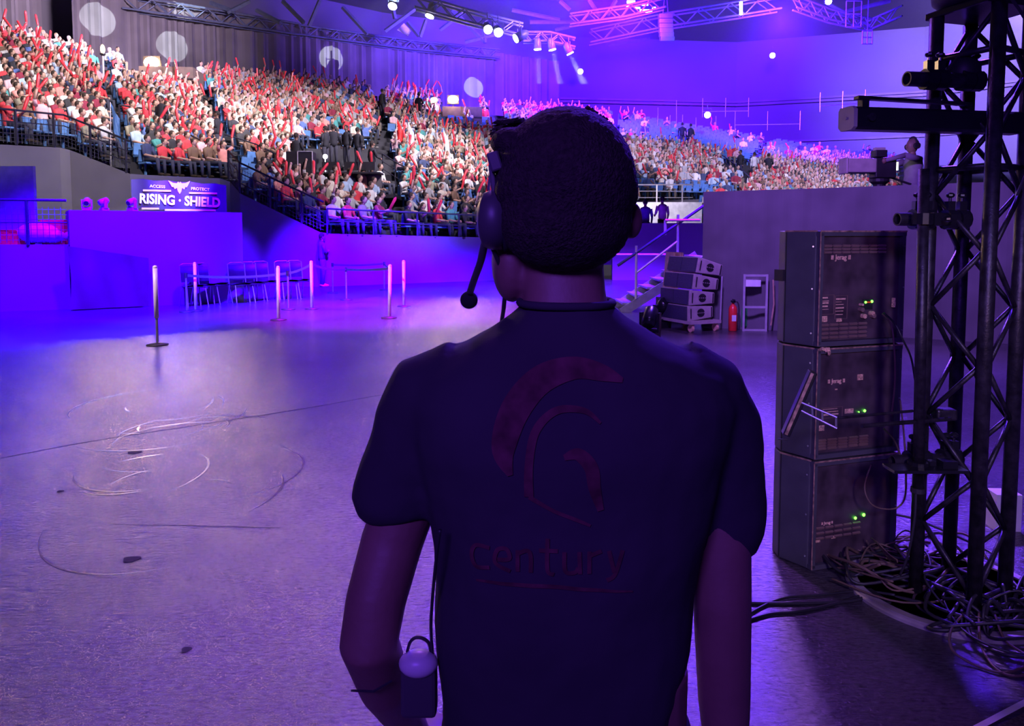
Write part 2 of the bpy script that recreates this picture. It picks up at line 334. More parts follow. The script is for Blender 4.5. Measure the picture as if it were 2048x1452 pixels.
# edge of the visible seating (the rail of the parapet), in sight lines
RAILY = [(-260, 262), (0, 300), (130, 306), (262, 358), (455, 366), (480, 395), (652, 478), (700, 480), (980, 486), (1262, 470), (1268, 408), (1400, 404), (1420, 470), (2300, 470)]
cols = [-260 + 20 * i for i in range(129)]
def front_k(px):
    y0 = pathx(RAILY, px, 1)
    for k in range(NR):
        if px_of(bowl(px, k))[1] < y0 - 3: return k
    return NR - 1
FK = {c: front_k(c) for c in cols}
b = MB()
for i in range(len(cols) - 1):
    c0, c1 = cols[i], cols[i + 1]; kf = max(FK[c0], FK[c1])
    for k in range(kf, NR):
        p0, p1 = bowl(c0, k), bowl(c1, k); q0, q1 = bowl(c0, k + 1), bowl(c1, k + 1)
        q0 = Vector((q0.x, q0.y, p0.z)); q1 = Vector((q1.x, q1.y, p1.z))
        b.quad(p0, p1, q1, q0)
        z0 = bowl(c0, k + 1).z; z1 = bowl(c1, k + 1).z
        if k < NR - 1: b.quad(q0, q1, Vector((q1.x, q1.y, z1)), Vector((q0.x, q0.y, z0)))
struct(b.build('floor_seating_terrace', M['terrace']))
# parapet under the first row
def kflt(px, py):
    lo, hi = 0.0, NR - 1.0
    for _ in range(30):
        m = (lo + hi) / 2
        if px_of(bowl(px, m))[1] > py: lo = m
        else: hi = m
    return lo
def PR(px):
    p = bowl(px, max(0, kflt(px, pathx(RAILY, px, 1)) - .0)); return p - Vector((p.x, p.y, 0)).normalized() * .3
b = MB(); pr = [PR(c) for c in cols]
for i in range(len(cols) - 1):
    p, q = pr[i], pr[i + 1]; off = Vector((p.x, p.y, 0)).normalized() * .12
    b.quad(Vector((p.x, p.y, 0)), Vector((q.x, q.y, 0)), q + Vector((0, 0, .12)), p + Vector((0, 0, .12)))
    b.quad(p + Vector((0, 0, .12)), q + Vector((0, 0, .12)), q + off + Vector((0, 0, .12)), p + off + Vector((0, 0, .12)))
struct(b.build('wall_parapet', M['parapet']))
# curtain round the back of the seating, hung from a track
CUR = [(-60, 25), (-38, 28), (-30.5, 33.5), (-25.9, 38), (-21.5, 44), (-14.1, 50), (-7.3, 54.5), (-1, 58), (4, 61)]
cp = smooth_path([(x, y, 0) for x, y in CUR], 40)
def resample(pts, step):
    out = [pts[0]]; acc = 0
    for a, c in zip(pts, pts[1:]):
        L = (c - a).length; t = step - acc
        while t <= L: out.append(a.lerp(c, t / L)); t += step
        acc = (acc + L) % step
    return out
cpts = resample(cp, 0.14)
def fold_wall(name, pts, z0, z1, amp, m, per=5.0, skip=None):
    b = MB(); prev = None; ph = 0
    for i, p in enumerate(pts[:-1]):
        d = (pts[i + 1] - p).normalized(); nrm = Vector((d.y, -d.x, 0)); ph += 2 * PI / per * (1 + .35 * math.sin(i * .37) + .3 * math.sin(i * .11 + 1))
        q = p + nrm * amp * math.sin(ph); col = [(q.x, q.y, z0), (q.x, q.y, z1)]
        if prev and not (skip and skip(i)): b.quad(prev[0], col[0], col[1], prev[1])
        prev = col
    return struct(b.build(name, m, smooth=True))
def in_gap(i):
    p = cpts[i]; x = px_of((p.x, p.y, 10))[0]; return 88 < x < 150
fold_wall('wall_curtain', cpts, 3.0, 15.3, 0.16, M['curtain'], skip=in_gap)
b = MB(); w = [Vector((-62, 29, 0)), Vector((-33, 36, 0)), Vector((-24, 47, 0)), Vector((-10, 59, 0)), Vector((4, 66, 0)), Vector((20, 68, 0)), Vector((34, 63, 0)), Vector((46, 52, 0)), Vector((58, 38, 0))]
for a, c in zip(w, w[1:]): b.quad(a, c, c + Vector((0, 0, 19)), a + Vector((0, 0, 19)))
struct(b.build('wall_hall', M['hallwall']))
b = MB(); b.quad((-60, 14, 18.6), (-60, 75, 18.6), (60, 75, 18.6), (60, 14, 18.6)); struct(b.build('ceiling', M['ceiling']))
# band ledges and catwalk on the end wall
b = MB()
for z, dy in ((13.2, .3), (12.9, .5), (9.6, .25)):
    for a, c in zip(w[4:], w[5:]):
        n_ = Vector((c.y - a.y, -(c.x - a.x), 0)).normalized() * dy; b.quad(a + n_ + Vector((0, 0, z)), c + n_ + Vector((0, 0, z)), c + n_ + Vector((0, 0, z + .18)), a + n_ + Vector((0, 0, z + .18)))
struct(b.build('trim_3', M['curtain']))

# ------------------------------------------------------------------ audience
def fig(pose, n=8, hd=1.0, shirtmat=0):
    """a clothed figure; parts of the surface: 0 top, 1 skin, 2 trousers, 3 hair; faces +Y"""
    g = MB(); J = pose
    g.loft([[Vector((c[0] + w * math.cos(2 * PI * k / n), c[1] + d * math.sin(2 * PI * k / n), c[2])) for k in range(n)] for c, w, d in J['torso']], 0)
    sh = Vector(J['head'])
    g.tube([Vector(J['torso'][-1][0]) - Vector((0, 0, .02)), sh - Vector((0, 0, .06))], [.055, .05], max(5, n - 2), 1)
    g.ell(sh, (.078, .096, .118), n, max(5, n - 2), 1)
    g.ell(sh + Vector((0, -.018, .028)), (.086, .1, .108), n, max(5, n - 2), 3)
    if n >= 8: g.ell(sh + Vector((0, .1, -.012)), (.014, .02, .024), 6, 4, 1)
    for s in (-1, 1):
        a = [Vector((s * p[0], p[1], p[2])) for p in J['arm%d' % s]]
        g.tube([a[0], a[1]], [.062, .048], max(5, n - 2), 0); g.tube([a[1], a[2]], [.042, .03], max(5, n - 2), J.get('sleeve', 1))
        g.ell(a[2], (.042, .042, .05), max(5, n - 2), 5, 1)
        l = [Vector((s * p[0], p[1], p[2])) for p in J['leg']]
        g.tube([l[0], l[1], l[2]], [.095, .068, .045], max(5, n - 2), 2)
        f = l[2]; g.ell(f + Vector((0, .07, -.03)), (.045, .13, .045), max(5, n - 2), 5, 3)
    return g
SIT_T = [((0, -.02, .40), .16, .12), ((0, -.03, .52), .17, .13), ((0, -.06, .72), .16, .115), ((0, -.06, .88), .20, .11), ((0, -.05, .97), .17, .09), ((0, -.045, 1.01), .07, .06)]
SIT_L = [(.09, 0, .5), (.14, .44, .5), (.13, .47, .1)]
LAP = [(.19, -.04, .93), (.23, .04, .66), (.08, .3, .6)]; CLAP = [(.19, -.04, .93), (.22, .14, .74), (.03, .36, .88)]
UP = [(.19, -.04, .95), (.31, .08, 1.1), (.24, .12, 1.42)]; OUT = [(.19, -.04, .93), (.28, .18, .8), (.2, .42, .95)]
def sit(a, c, lean=0, hx=0): return dict(torso=SIT_T, head=(hx, -.02 + lean, 1.15), arm1=a, **{'arm-1': c}, leg=SIT_L)
POSES = [sit(LAP, LAP), sit(CLAP, CLAP), sit(UP, LAP), sit(UP, UP), sit(LAP, OUT), sit(OUT, OUT), sit(LAP, LAP, .04, .03), sit(LAP, CLAP, .02, -.03)]
STICK_HAND = {2: [(1, .24, .12, 1.42)], 3: [(1, .24, .12, 1.42), (-1, .24, .12, 1.42)], 4: [(-1, .2, .42, .95)], 5: [(1, .2, .42, .95), (-1, .2, .42, .95)], 1: [(1, .03, .36, .88)]}
STAND_T = [((0, 0, .88), .15, .11), ((0, 0, 1.0), .165, .12), ((0, -.01, 1.15), .155, .11), ((0, -.01, 1.32), .195, .115), ((0, -.01, 1.42), .18, .09), ((0, 0, 1.47), .07, .06)]
STAND_L = [(.09, 0, .9), (.1, .02, .5), (.11, -.01, .09)]
FOLD = [(.19, 0, 1.38), (.25, .05, 1.12), (-.06, .2, 1.16)]; DOWN = [(.2, 0, 1.38), (.25, -.02, 1.1), (.24, .05, .84)]; TYPE = [(.2, 0, 1.38), (.24, .06, 1.12), (.12, .32, 1.05)]
def stand(a, c, hx=0): return dict(torso=STAND_T, head=(hx, .02, 1.62), arm1=a, **{'arm-1': c}, leg=STAND_L, sleeve=0)
fine = [fig(p, 9).mesh('person', [M['cshirt'], M['cskin'], M['cpants'], M['chair']], True) for p in POSES]
coarse = [fig(p, 5) for p in POSES]
PAL = [('white', 'shirt', (.85, .83, .82)), ('white', 'jumper', (.8, .8, .78)), ('cream', 'top', (.75, .68, .55)), ('grey', 'sweater', (.42, .42, .44)), ('pale-grey', 'top', (.6, .6, .62)), ('black', 'jacket', (.03, .03, .04)), ('black', 'top', (.04, .04, .045)),
       ('navy', 'jacket', (.05, .07, .16)), ('blue', 'shirt', (.12, .2, .5)), ('red', 'shirt', (.75, .06, .08)), ('red', 'jersey', (.7, .05, .07)), ('salmon', 'top', (.8, .32, .28)), ('pink', 'top', (.8, .5, .55)), ('brown', 'jacket', (.2, .12, .08)),
       ('khaki', 'jacket', (.3, .28, .2)), ('teal', 'top', (.08, .35, .33)), ('pale-blue', 'shirt', (.45, .6, .8)), ('burgundy', 'top', (.3, .03, .07))]
NUMW = ['front', 'second', 'third', 'fourth', 'fifth', 'sixth', 'seventh', 'eighth', 'ninth', 'tenth', 'eleventh', 'twelfth', '13th', '14th', '15th', '16th', '17th', '18th', '19th', '20th', '21st', '22nd', '23rd', '24th', '25th', '26th', '27th', '28th', '29th', '30th']
def ordn(i):
    if i == 1: return 'first'
    return '%d%s' % (i, 'th' if 10 <= i % 100 <= 20 else {1: 'st', 2: 'nd', 3: 'rd'}.get(i % 10, 'th'))
AISLES = [(-20, 20), (262, 62), (500, 120), (790, 40), (1010, 20), (1470, -70), (1240, 10), (-200, 0)]   # (column at the front, drift towards the top)
def aisle_hit(px, k, depth):
    for c, dr in AISLES:
        if abs(px - (c - dr * k / NR)) < 0.36 * FPX / depth: return True
    return False
def block_of(px, k):
    names = ['far left', 'left', 'banner', 'desk', 'centre', 'headset-side', 'behind-head', 'right', 'far right']
    cs = sorted(AISLES); i = sum(1 for c, dr in cs if px > c - dr * k / NR); return min(i, 8), names[min(i, 8)]
def keepout(px, py):
    for x0, y0, x1, y1 in ((238, 136, 385, 196), (886, 205, 962, 258), (578, 300, 768, 398), (1440, 335, 1500, 372)):
        if x0 < px < x1 and y0 < py < y1: return True
    return False
def occupancy(px, k, py):
    if px > 1235:
        lim = 332 if px < 1500 else 334
        if px < 1500: lim = 290 + (px - 1240) * .16
        if py < lim + 4: return .07
        if 1240 < px < 1470 and 388 < py: return .25
        return .93
    if 880 < px < 975 and 258 < py < 286: return .2
    if 0 < px < 110 and py > 285: return .3
    if py > 345 and 480 < px < 520: return .2
    return .93
seats = []; rowcount = {}
for k in range(NR):
    line = [bowl(c, k + .45) for c in cols]; rs = []
    pts = []; 
    for i, c in enumerate(cols): pts.append(Vector((line[i].x, line[i].y, line[i].z)))
    pos = resample(pts, 0.52)
    for j, p in enumerate(pos):
        base = p.copy(); X, Yp = px_of(p); 
        if not (-40 < X < 2090): continue
        tr = bowl(X, k); base.z = tr.z
        X, Yp = px_of(base)
        if Yp > pathx(RAILY, X, 1) + 2 or k < FK.get(20 * round(X / 20), 0): continue
        if X > 1790 : continue
        if aisle_hit(X, k, p.y) or keepout(X, Yp): continue
        nx = pos[min(j + 1, len(pos) - 1)]; pv = pos[max(j - 1, 0)]; d = (nx - pv).normalized(); ang = math.atan2(-d.y, -d.x)   # facing inwards (-Y side)
        seats.append(dict(p=base, px=X, py=Yp, k=k, ang=ang, u=random.random(), v=random.random()))
blocks = {}
for s in seats:
    s['b'], s['bn'] = block_of(s['px'], s['k']); blocks.setdefault((s['b'], s['k']), []).append(s)
kmin = {}
for (b_, k), L in blocks.items(): kmin[b_] = min(kmin.get(b_, 99), k)
for (b_, k), L in blocks.items():
    L.sort(key=lambda s: s['px'])
    for i, s in enumerate(L): s['n'] = i + 1; s['row'] = NUMW[k - kmin[b_]]
def hidden(s):
    return 995 < s['px'] < 1262 or (s['px'] > 1400 and s['py'] > 392) or (s['px'] < 140 and s['py'] > 380) or (145 < s['px'] < 480 and s['py'] > 395)
occ = [s for s in seats if s['u'] < occupancy(s['px'], s['k'], s['py'])]
occ_ids = set(id(s) for s in occ)
def size_key(s): return -s['p'].y
vis = sorted([s for s in occ if not hidden(s) and -10 < s['px'] < 2060], key=size_key, reverse=True)
near = vis[:300]; near_ids = set(id(s) for s in near)
STAGE = Vector((9, 20, 0))
def face_ang(s):
    d = STAGE - s['p']; return math.atan2(-d.x, d.y) + (s['v'] - .5) * .5
def pick(s):
    r = random.random()
    if s['px'] < 420 and r < .14: return PAL[9]
    if 420 < s['px'] < 560 and s['py'] > 330 and r < .5: return PAL[13]
    return random.choice(PAL)
SKINS = [(.62, .4, .31), (.55, .33, .25), (.7, .47, .38), (.4, .23, .16), (.6, .38, .3)]
HAIRS = [(.03, .02, .018), (.06, .035, .02), (.12, .08, .05), (.02, .018, .02), (.4, .3, .18), (.5, .48, .46)]
sticks = []
FX = {}
for s in near:
    cw, kind, rgb = pick(s)
    i = random.choices(range(8), [5, 3, 1, .8, 1.2, .8, 4, 3])[0]
    o = bpy.data.objects.new('person', fine[i]); COL.objects.link(o)
    sc = random.uniform(.95, 1.08); o.location = s['p']; o.rotation_euler = (0, 0, face_ang(s)); o.scale = (sc, sc, sc); o.color = (*rgb, 1)
    act = ['sitting', 'clapping', 'raising one arm', 'raising both arms', 'reaching out', 'holding both hands out', 'sitting', 'hand raised'][i]
    tag(o, '%s %s spectator %s, %s row of %s block, %s from left' % (cw, kind, act, s['row'], s['bn'], ordn(s['n'])), 'person', 'seated spectators in the nearest rows')
    s['who'] = (cw, kind)
    if i in STICK_HAND and random.random() < .75:
        for h in STICK_HAND[i]: sticks.append((s, h, sc, o.rotation_euler[2]))
# the rest of the audience, past counting, in one object
vs = []; fs = []; tints = []; far_sticks = []
for s in occ:
    if id(s) in near_ids: continue
    i = random.choices(range(8), [5, 3, 1.3, 1.1, 1, .7, 4, 3])[0]; g = coarse[i]
    _, _, rgb = pick(s); sk = random.choice(SKINS); ha = random.choice(HAIRS); pa = random.choice([(.04, .05, .09), (.03, .03, .03), (.1, .1, .14), (.2, .17, .13)])
    a = face_ang(s); ca, sa = math.cos(a), math.sin(a); o_ = len(vs); p = s['p']; cs_ = (rgb, sk, pa, ha)
    for x, y, z in g.v: vs.append((p.x + x * ca - y * sa, p.y + x * sa + y * ca, p.z + z))
    for f, m_ in zip(g.f, g.m): fs.append(tuple(q + o_ for q in f)); tints.append((cs_[m_], len(f)))
    if i in STICK_HAND and random.random() < .85:
        for h in STICK_HAND[i]: far_sticks.append((s, h, 1.0, a))
me = bpy.data.meshes.new('audience'); me.from_pydata(vs, [], fs); me.materials.append(M['crowd'])
at = me.color_attributes.new('tint', 'FLOAT_COLOR', 'CORNER'); flat = []
for c, n_ in tints: flat += [c[0], c[1], c[2], 1.0] * n_
at.data.foreach_set('color', flat); me.update()
o = bpy.data.objects.new('audience', me); COL.objects.link(o); tag(o, 'dense far crowd filling the upper rows of the seating bowl', 'crowd', kind='stuff')
# red inflated sticks: the 200 that show largest are things, the far ones one mass
sm = MB(); sm.tube([(0, 0, -.06), (0, 0, 0), (0, 0, .4), (0, 0, .46)], [.02, .045, .05, .015], 8); stick_mesh = sm.mesh('inflatable_stick', M['stick'], True)
allst = sorted([t for t in sticks + far_sticks if not hidden(t[0]) and (t[0]['px'] < 1010 or random.random() < .25)], key=lambda t: t[0]['p'].y)
fs_ = MB()
for j, (s, h, sc, a) in enumerate(allst):
    x, y, z = h[0] * h[1] * sc, h[2] * sc, h[3] * sc; ca, sa = math.cos(a), math.sin(a)
    loc = s['p'] + Vector((x * ca - y * sa, x * sa + y * ca, z)); tilt = Euler((random.uniform(-.5, .4), random.uniform(-.6, .6), 0))
    if j < 200:
        o = bpy.data.objects.new('inflatable_stick', stick_mesh); COL.objects.link(o); o.location = loc; o.rotation_euler = tilt
        hand = 'right' if h[0] > 0 else 'left'
        tag(o, "red inflatable stick in %s hand, %s row of the %s block, %s seat from left" % (hand, s['row'], s['bn'], ordn(s['n'])), 'inflatable stick', 'red inflatable sticks held up in the crowd')
    else:
        d = Matrix.Rotation(0, 3, 'Z') @ (tilt.to_matrix() @ Vector((0, 0, .42))); fs_.tube([loc, loc + d], [.04, .045], 6)
if fs_.v: tag(fs_.build('inflatable_sticks', M['stick']), 'far red inflatable sticks waved in the upper rows', 'inflatable sticks', kind='stuff')
# seats
def seat_mb(n=1):
    g = MB(); g.box((0, .02, .42), (.45, .42, .05)); g.box((0, -.2, .66), (.39, .04, .36), rot=Matrix.Rotation(-.16, 3, 'X')); g.box((0, -.18, .2), (.06, .06, .4)); return g
st = seat_mb(); stm = st.mesh('stadium_seat', M['seat'])
empt = sorted([s for s in seats if id(s) not in occ_ids and not hidden(s) and -5 < s['px'] < 2050], key=lambda s: s['p'].y)
em = [s for s in empt if s['px'] > 1240][:110] + [s for s in empt if s['px'] <= 1240][:190]
emid = set(id(s) for s in em)
for s in em:
    o = bpy.data.objects.new('stadium_seat', stm); COL.objects.link(o); o.location = s['p']; o.rotation_euler = (0, 0, s['ang'])
    tag(o, 'empty blue plastic seat, %s row of the %s block, %s from left' % (s['row'], s['bn'], ordn(s['n'])), 'seat', 'empty blue stadium seats')
g = MB()
for s in seats:
    if id(s) in emid or (id(s) in occ_ids and s['px'] > 995 and s['px'] < 1250): continue
    ca, sa = math.cos(s['ang']), math.sin(s['ang']); p = s['p']
    g.add([(p.x + x * ca - y * sa, p.y + x * sa + y * ca, p.z + z) for x, y, z in st.v], st.f)
tag(g.build('stadium_seats', M['seat']), 'blue plastic seats under and between the spectators of the bowl', 'seats', kind='stuff')
print('COUNT seats', len(seats), 'occ', len(occ), 'near', len(near), 'sticks', len(allst), 'empty', len(empt))

# thin smoke hanging under the roof above the audience
hm = bpy.data.materials.new('stage_haze'); hm.use_nodes = True; nt = hm.node_tree; nt.nodes.remove(nt.nodes['Principled BSDF'])
vsn = nt.nodes.new('ShaderNodeVolumeScatter'); vsn.inputs['Density'].default_value = 0.006; vsn.inputs['Anisotropy'].default_value = 0.25; vsn.inputs['Color'].default_value = (.9, .9, 1, 1)
nt.links.new(vsn.outputs[0], nt.nodes['Material Output'].inputs['Volume'])
g = MB(); g.box((9, 42, 14.2), (40, 24, 8.0)); tag(g.build('stage_haze', hm), 'thin violet smoke hanging under the roof', 'smoke', kind='stuff')
# ------------------------------------------------------------------ rails, platforms and other things in the middle distance
def kfor(px, py):
    lo, hi = 0.0, NR - 1.0
    for _ in range(30):
        m = (lo + hi) / 2
        if px_of(bowl(px, m))[1] > py: lo = m
        else: hi = m
    return lo
def seatpt(px, py): return bowl(px, kfor(px, py))
def railing(label, pts, h, spacing, m, bars=3, group=None, infill=None, base=True):
    r = thing('guard_railing', label, 'railing', pts[0], group=group); o0 = Vector(pts[0]); pts = [Vector(p) - o0 for p in pts]
    g = MB(); g.tube([p + Vector((0, 0, h)) for p in pts], .03, 6); g.build('top_rail', m, r)
    for k in range(1, bars):
        g = MB(); g.tube([p + Vector((0, 0, h * k / bars)) for p in pts], .016, 6); g.build('mid_rail', m, r)
    for p in resample(pts, spacing):
        g = MB(); g.box(p + Vector((0, 0, h / 2)), (.05, .05, h)); g.build('post', m, r)
    if infill:
        g = MB()
        for a, c in zip(pts, pts[1:]):
            L = (c - a).length; nn = max(2, int(L / .11))
            for i in range(nn):
                p = a.lerp(c, i / nn); g.box(p + Vector((0, 0, h * .45)), (.008, .008, h * .8))
            for i in range(7): g.tube([a + Vector((0, 0, .1 + h * .8 * i / 7)), c + Vector((0, 0, .1 + h * .8 * i / 7))], .004, 4)
        g.build('mesh_infill', infill, r)
    return r
def par(px): return PR(px) + Vector((0, 0, .12))
railing('dark railing stepping down along the front of the left seating, left of the banner', [par(x) for x in (-60, 0, 45, 90, 130, 175, 220, 262)], .95, 1.15, M['rail'], 3, 'railings on the seating parapet', M['grill'])
railing('dark railing sloping down from the banner to the corner behind the standing guard', [par(x) for x in (458, 480, 520, 560, 600, 648)], .95, 1.2, M['rail'], 3, 'railings on the seating parapet', M['grill'])
railing('long level railing before the front row of the centre block', [par(x) for x in (655, 700, 780, 860, 940, 984)], .75, 1.5, M['rail'], 2, 'railings on the seating parapet')
railing('short pale railing above the white concourse opening, right of the head', [P(x, 408, 29.5) for x in (1262, 1300, 1345, 1385)], .75, 1.0, M['palerail'], 3)
railing('dark stair railing inside the left crowd, right of the tall torch', [seatpt(240, 262), seatpt(290, 268), seatpt(345, 282), seatpt(372, 318), seatpt(410, 338)], .9, 1.3, M['rail'], 3, 'railings between blocks')
railing('dark stair railing beside the production desk in the middle of the crowd', [seatpt(450, 318), seatpt(512, 338), seatpt(560, 362), seatpt(590, 395)], .9, 1.3, M['rail'], 3, 'railings between blocks')
railing('dark stair railing right of the production desk', [seatpt(765, 352), seatpt(800, 375), seatpt(840, 392)], .9, 1.1, M['rail'], 3, 'railings between blocks')
railing('black stair railing beside the crew on the far right block', [seatpt(1440, 338), seatpt(1475, 365), seatpt(1500, 390)], .9, 1.1, M['rail'], 3, 'railings between blocks')
# left platforms
def wall_prism(name, pts, z, th, m, z0=0.0):
    g = MB()
    for a, c in zip(pts, pts[1:]):
        a, c = Vector((a[0], a[1], 0)), Vector((c[0], c[1], 0)); d = (c - a).normalized(); q = Vector((-d.y, d.x, 0)) * th
        g.prism([(a.x, a.y), (c.x, c.y), (c.x + q.x, c.y + q.y), (a.x + q.x, a.y + q.y)], z0, z)
    return struct(g.build(name, m))
def at(px, Y): return ((px - 1024) / 1500 * Y, Y)
wall_prism('wall_platform_low', [at(-260, 14.6), at(138, 15.9)], 1.37, 3.0, M['boxwall'])
wall_prism('wall_platform', [at(141, 15.8), at(486, 17.7)], 2.1, 1.6, M['boxwall'])
r = railing('black double railing on the low platform at the left edge', [Vector((*at(-60, 15.3), 1.37)), Vector((*at(40, 15.55), 1.37)), Vector((*at(137, 15.85), 1.37))], .93, 1.05, M['rail'], 2, None, M['grill'])
g = MB(); g.box((0, 0, .25), (.55, .4, .5)); g.box((0, 0, .52), (.58, .43, .04)); cr = g.mesh('storage_crate', M['red'])
for i, (x, Y, s_, lab) in enumerate(((118, 16.6, .9, 'red crate behind the platform railing, rightmost and tallest'), (12, 16.4, .55, 'small red crate behind the platform railing, leftmost'), (30, 16.4, .5, 'small red crate beside the leftmost one'), (52, 16.5, .55, 'small red crate in the middle of the platform'))):
    o = bpy.data.objects.new('storage_crate', cr); COL.objects.link(o); o.location = (*at(x, Y), 1.37); o.scale = (s_, s_, s_ * 1.1); tag(o, lab, 'crate', 'red crates on the low platform')
g = MB(); g.ell((0, 0, .22), (.5, .3, .24), 14, 8); g.ell((.3, .05, .15), (.35, .3, .17), 12, 6); o = g.build('bagged_bundle', M['white'], smooth=True); o.location = (*at(82, 16.5), 1.4); tag(o, 'pale plastic bundle lying behind the left railing', 'bundle')
g = MB(); g.box((0, 0, .9), (1.6, .1, 1.8)); o = g.build('partition_board', M['greypanel']); o.location = (*at(8, 17.6), 1.37); tag(o, 'light grey board standing at the left edge under the seating', 'board')
# cloth on the platform front
g = MB(); a, c = Vector(P(139, 492, 15.62)), Vector(P(298, 516, 16.45)); nx, nz = 26, 18; bo = .02; rings = []
for j in range(nz + 1):
    row = []
    for i in range(nx + 1):
        u, v = i / nx, j / nz; top = a.lerp(c, u); p = Vector((top.x, top.y, bo + (top.z - bo) * v))
        f = .05 * math.sin((u * 1.3 + (1 - v) * .5) * 7) * (1 - u) + .025 * math.sin(u * 17 + v * 3)
        p.y += -.06 + f * .8; p.x += .02 * math.sin(v * 5 + u * 4) * v; row.append(p)
    rings.append(row)
g.loft(rings, closed=False, cap=False); tag(g.build('cloth_cover', M['purplecloth'], smooth=True), 'dark wrinkled cloth pinned on the platform front at the left', 'cloth')
# banner
A, B_ = P(262, 356, 18.6), P(452, 367, 19.3); dv = (B_ - A); ang = math.atan2(dv.y, dv.x); L = dv.length; hh = .72
bn = thing('banner', 'dark purple banner with white lettering tied to the seating front', 'banner', A, ang)
g = MB(); rows = []
for j in range(7):
    rows.append([Vector((L * i / 24, .015 * math.sin(i * .9), -hh * j / 6 - (.1 * i / 24) - .012 * (abs((i % 6) - 3)))) for i in range(25)])
g.loft(rows, closed=False, cap=False); g.build('banner_sheet', M['banner'], bn, True)
text(bn, 'RISING · SHIELD', .33, M['white'], bn, (L * .505, -.03, -.55), (PI / 2, 0.045, 0), .004, .012, sx=.8)
text(bn, 'ACCESS', .1, M['white'], bn, (L * .27, -.03, -.2), (PI / 2, 0.045, 0), .003, .002); text(bn, 'PROTECT', .1, M['white'], bn, (L * .72, -.03, -.245), (PI / 2, 0.045, 0), .003, .002)
for x0, x1, z in ((.12, .41, -.3), (.6, .9, -.345), (.1, .28, -.745), (.34, .88, -.775)):
    g = MB(); g.box((L * (x0 + x1) / 2, -.03, z), (L * (x1 - x0), .006, .045)); g.build('gold_bar', M['gold'], bn)
g = MB()
wing = [(0, -.18), (.05, -.1), (.07, -.02), (.13, -.06), (.16, .0), (.2, -.01), (.3, .16), (.17, .1), (.07, .09), (.03, .13), (0, .1)]
full = wing + [(-x, z) for x, z in wing[-2:0:-1]]
n_ = len(full); g.add([(L * .5 + x * .85, -.032, -.2 + z) for x, z in full] + [(L * .5 + x * .85, -.038, -.2 + z) for x, z in full], [tuple(range(n_)), tuple(range(2 * n_ - 1, n_ - 1, -1))] + [(i, (i + 1) % n_, n_ + (i + 1) % n_, n_ + i) for i in range(n_)]); g.build('winged_emblem', M['gold'], bn)
# moving heads
def moving_head(label, loc, rz=0.0, tilt=0.0, s=1.0, body=None, lit=None, hang=False, group=None):
    body = body or M['black']; r = thing('moving_head_light', label, 'stage light', loc, rz, group)
    g = MB(); g.box((0, 0, .07), (.36, .3, .14)); g.build('base', body, r, bevel=.01)
    g = MB(); g.box((-.19, 0, .33), (.05, .14, .4)); g.box((.19, 0, .33), (.05, .14, .4)); g.box((0, 0, .17), (.42, .16, .06)); y = g.build('yoke', body, r, bevel=.01)
    R = Matrix.Rotation(tilt, 3, 'X'); c = Vector((0, 0, .45)); g = MB()
    g.tube([c + R @ Vector((0, .2, 0)), c + R @ Vector((0, .16, 0)), c + R @ Vector((0, -.1, 0)), c + R @ Vector((0, -.22, 0))], [.09, .14, .15, .13], 16); h = g.build('lamp_head', body, r, True)
    g = MB(); g.tube([c + R @ Vector((0, -.222, 0)), c + R @ Vector((0, -.24, 0))], .105, 16); g.build('lens', lit or M['blackgloss'], h)
    r.scale = (s, s, s * (-1 if hang else 1)); return r
for x, y, lab in ((178, 412, 'white moving head light on the platform top, leftmost of three'), (212, 415, 'white moving head light on the platform top, second of three'), (268, 414, 'white moving head light on the platform top beside the banner')):
    moving_head(lab, Vector((*at(x, 16.9), 2.1)), random.uniform(-.8, .8), .4, .5, M['paleplastic'], group='white lights on the left platform')
moving_head('black moving head light on the floor by the stairs, lens tipped up', G(1322, 655), .6, -.8, .75, M['blackgloss'], group='lights by the stairs')
moving_head('black moving head light on the floor nearer to the person shoulder', G(1300, 676), -.5, .9, .75, M['blackgloss'], group='lights by the stairs')
# stanchions
def stanchion(px, pyb, pyt, lab, sleeve=True, dark=0.0, lean=0.0):
    p = G(px, pyb); h = CAMZ - (pyt - 468) / 1500 * p.y
    r = thing('barrier_post', lab, 'barrier post', p, group='barrier posts on the stage floor')
    g = MB(); g.lathe((0, 0, 0), [(.15, 0), (.15, .012), (.06, .03), (.03, .035)], 16); g.build('base', M['black'], r, True)
    g = MB(); g.tube([(0, 0, .03), (lean, 0, h)], .02, 8); g.build('pole', M['steel'], r)
    if sleeve: g = MB(); g.tube([(lean * .3, 0, .03 + dark * h), (lean, 0, h)], [.034, .034], 8); g.ell((lean, 0, h), (.036, .036, .03), 8, 5); g.build('pale_sleeve', M['strip'], r, True)
    else: g = MB(); g.tube([(lean, 0, h - .1), (lean, 0, h)], .032, 8); g.build('belt_head', M['black'], r)
    return p + Vector((lean, 0, h))
T = {}
for k, a_ in dict(near=(315, 690, 535, 'pale post standing nearest on bare floor, right of the pinned cloth', True, .32), p390=(392, 622, 527, 'pale post before the leftmost chairs', True, 0), p556=(557, 640, 535, 'pale post before the middle of the chair row', True, 0, .01),
               p624=(624, 618, 524, 'pale post at the right end of the chairs', True), p780=(778, 636, 532, 'pale post at the near right corner of the belted pen', True, 0, .03), p808=(808, 613, 523, 'pale post standing alone right of the belted pen', True),
               p692=(693, 600, 535, 'slim post in the middle of the near belt', False), p667=(666, 586, 526, 'slim post at the far left corner of the belted pen', False), p768=(769, 580, 524, 'slim post at the far right corner of the belted pen', False),
               p577=(577, 619, 542, 'dark slim post behind the chair row', False), p375=(374, 624, 546, 'slim post at the left end of the chair row', False)).items(): T[k] = stanchion(*a_)
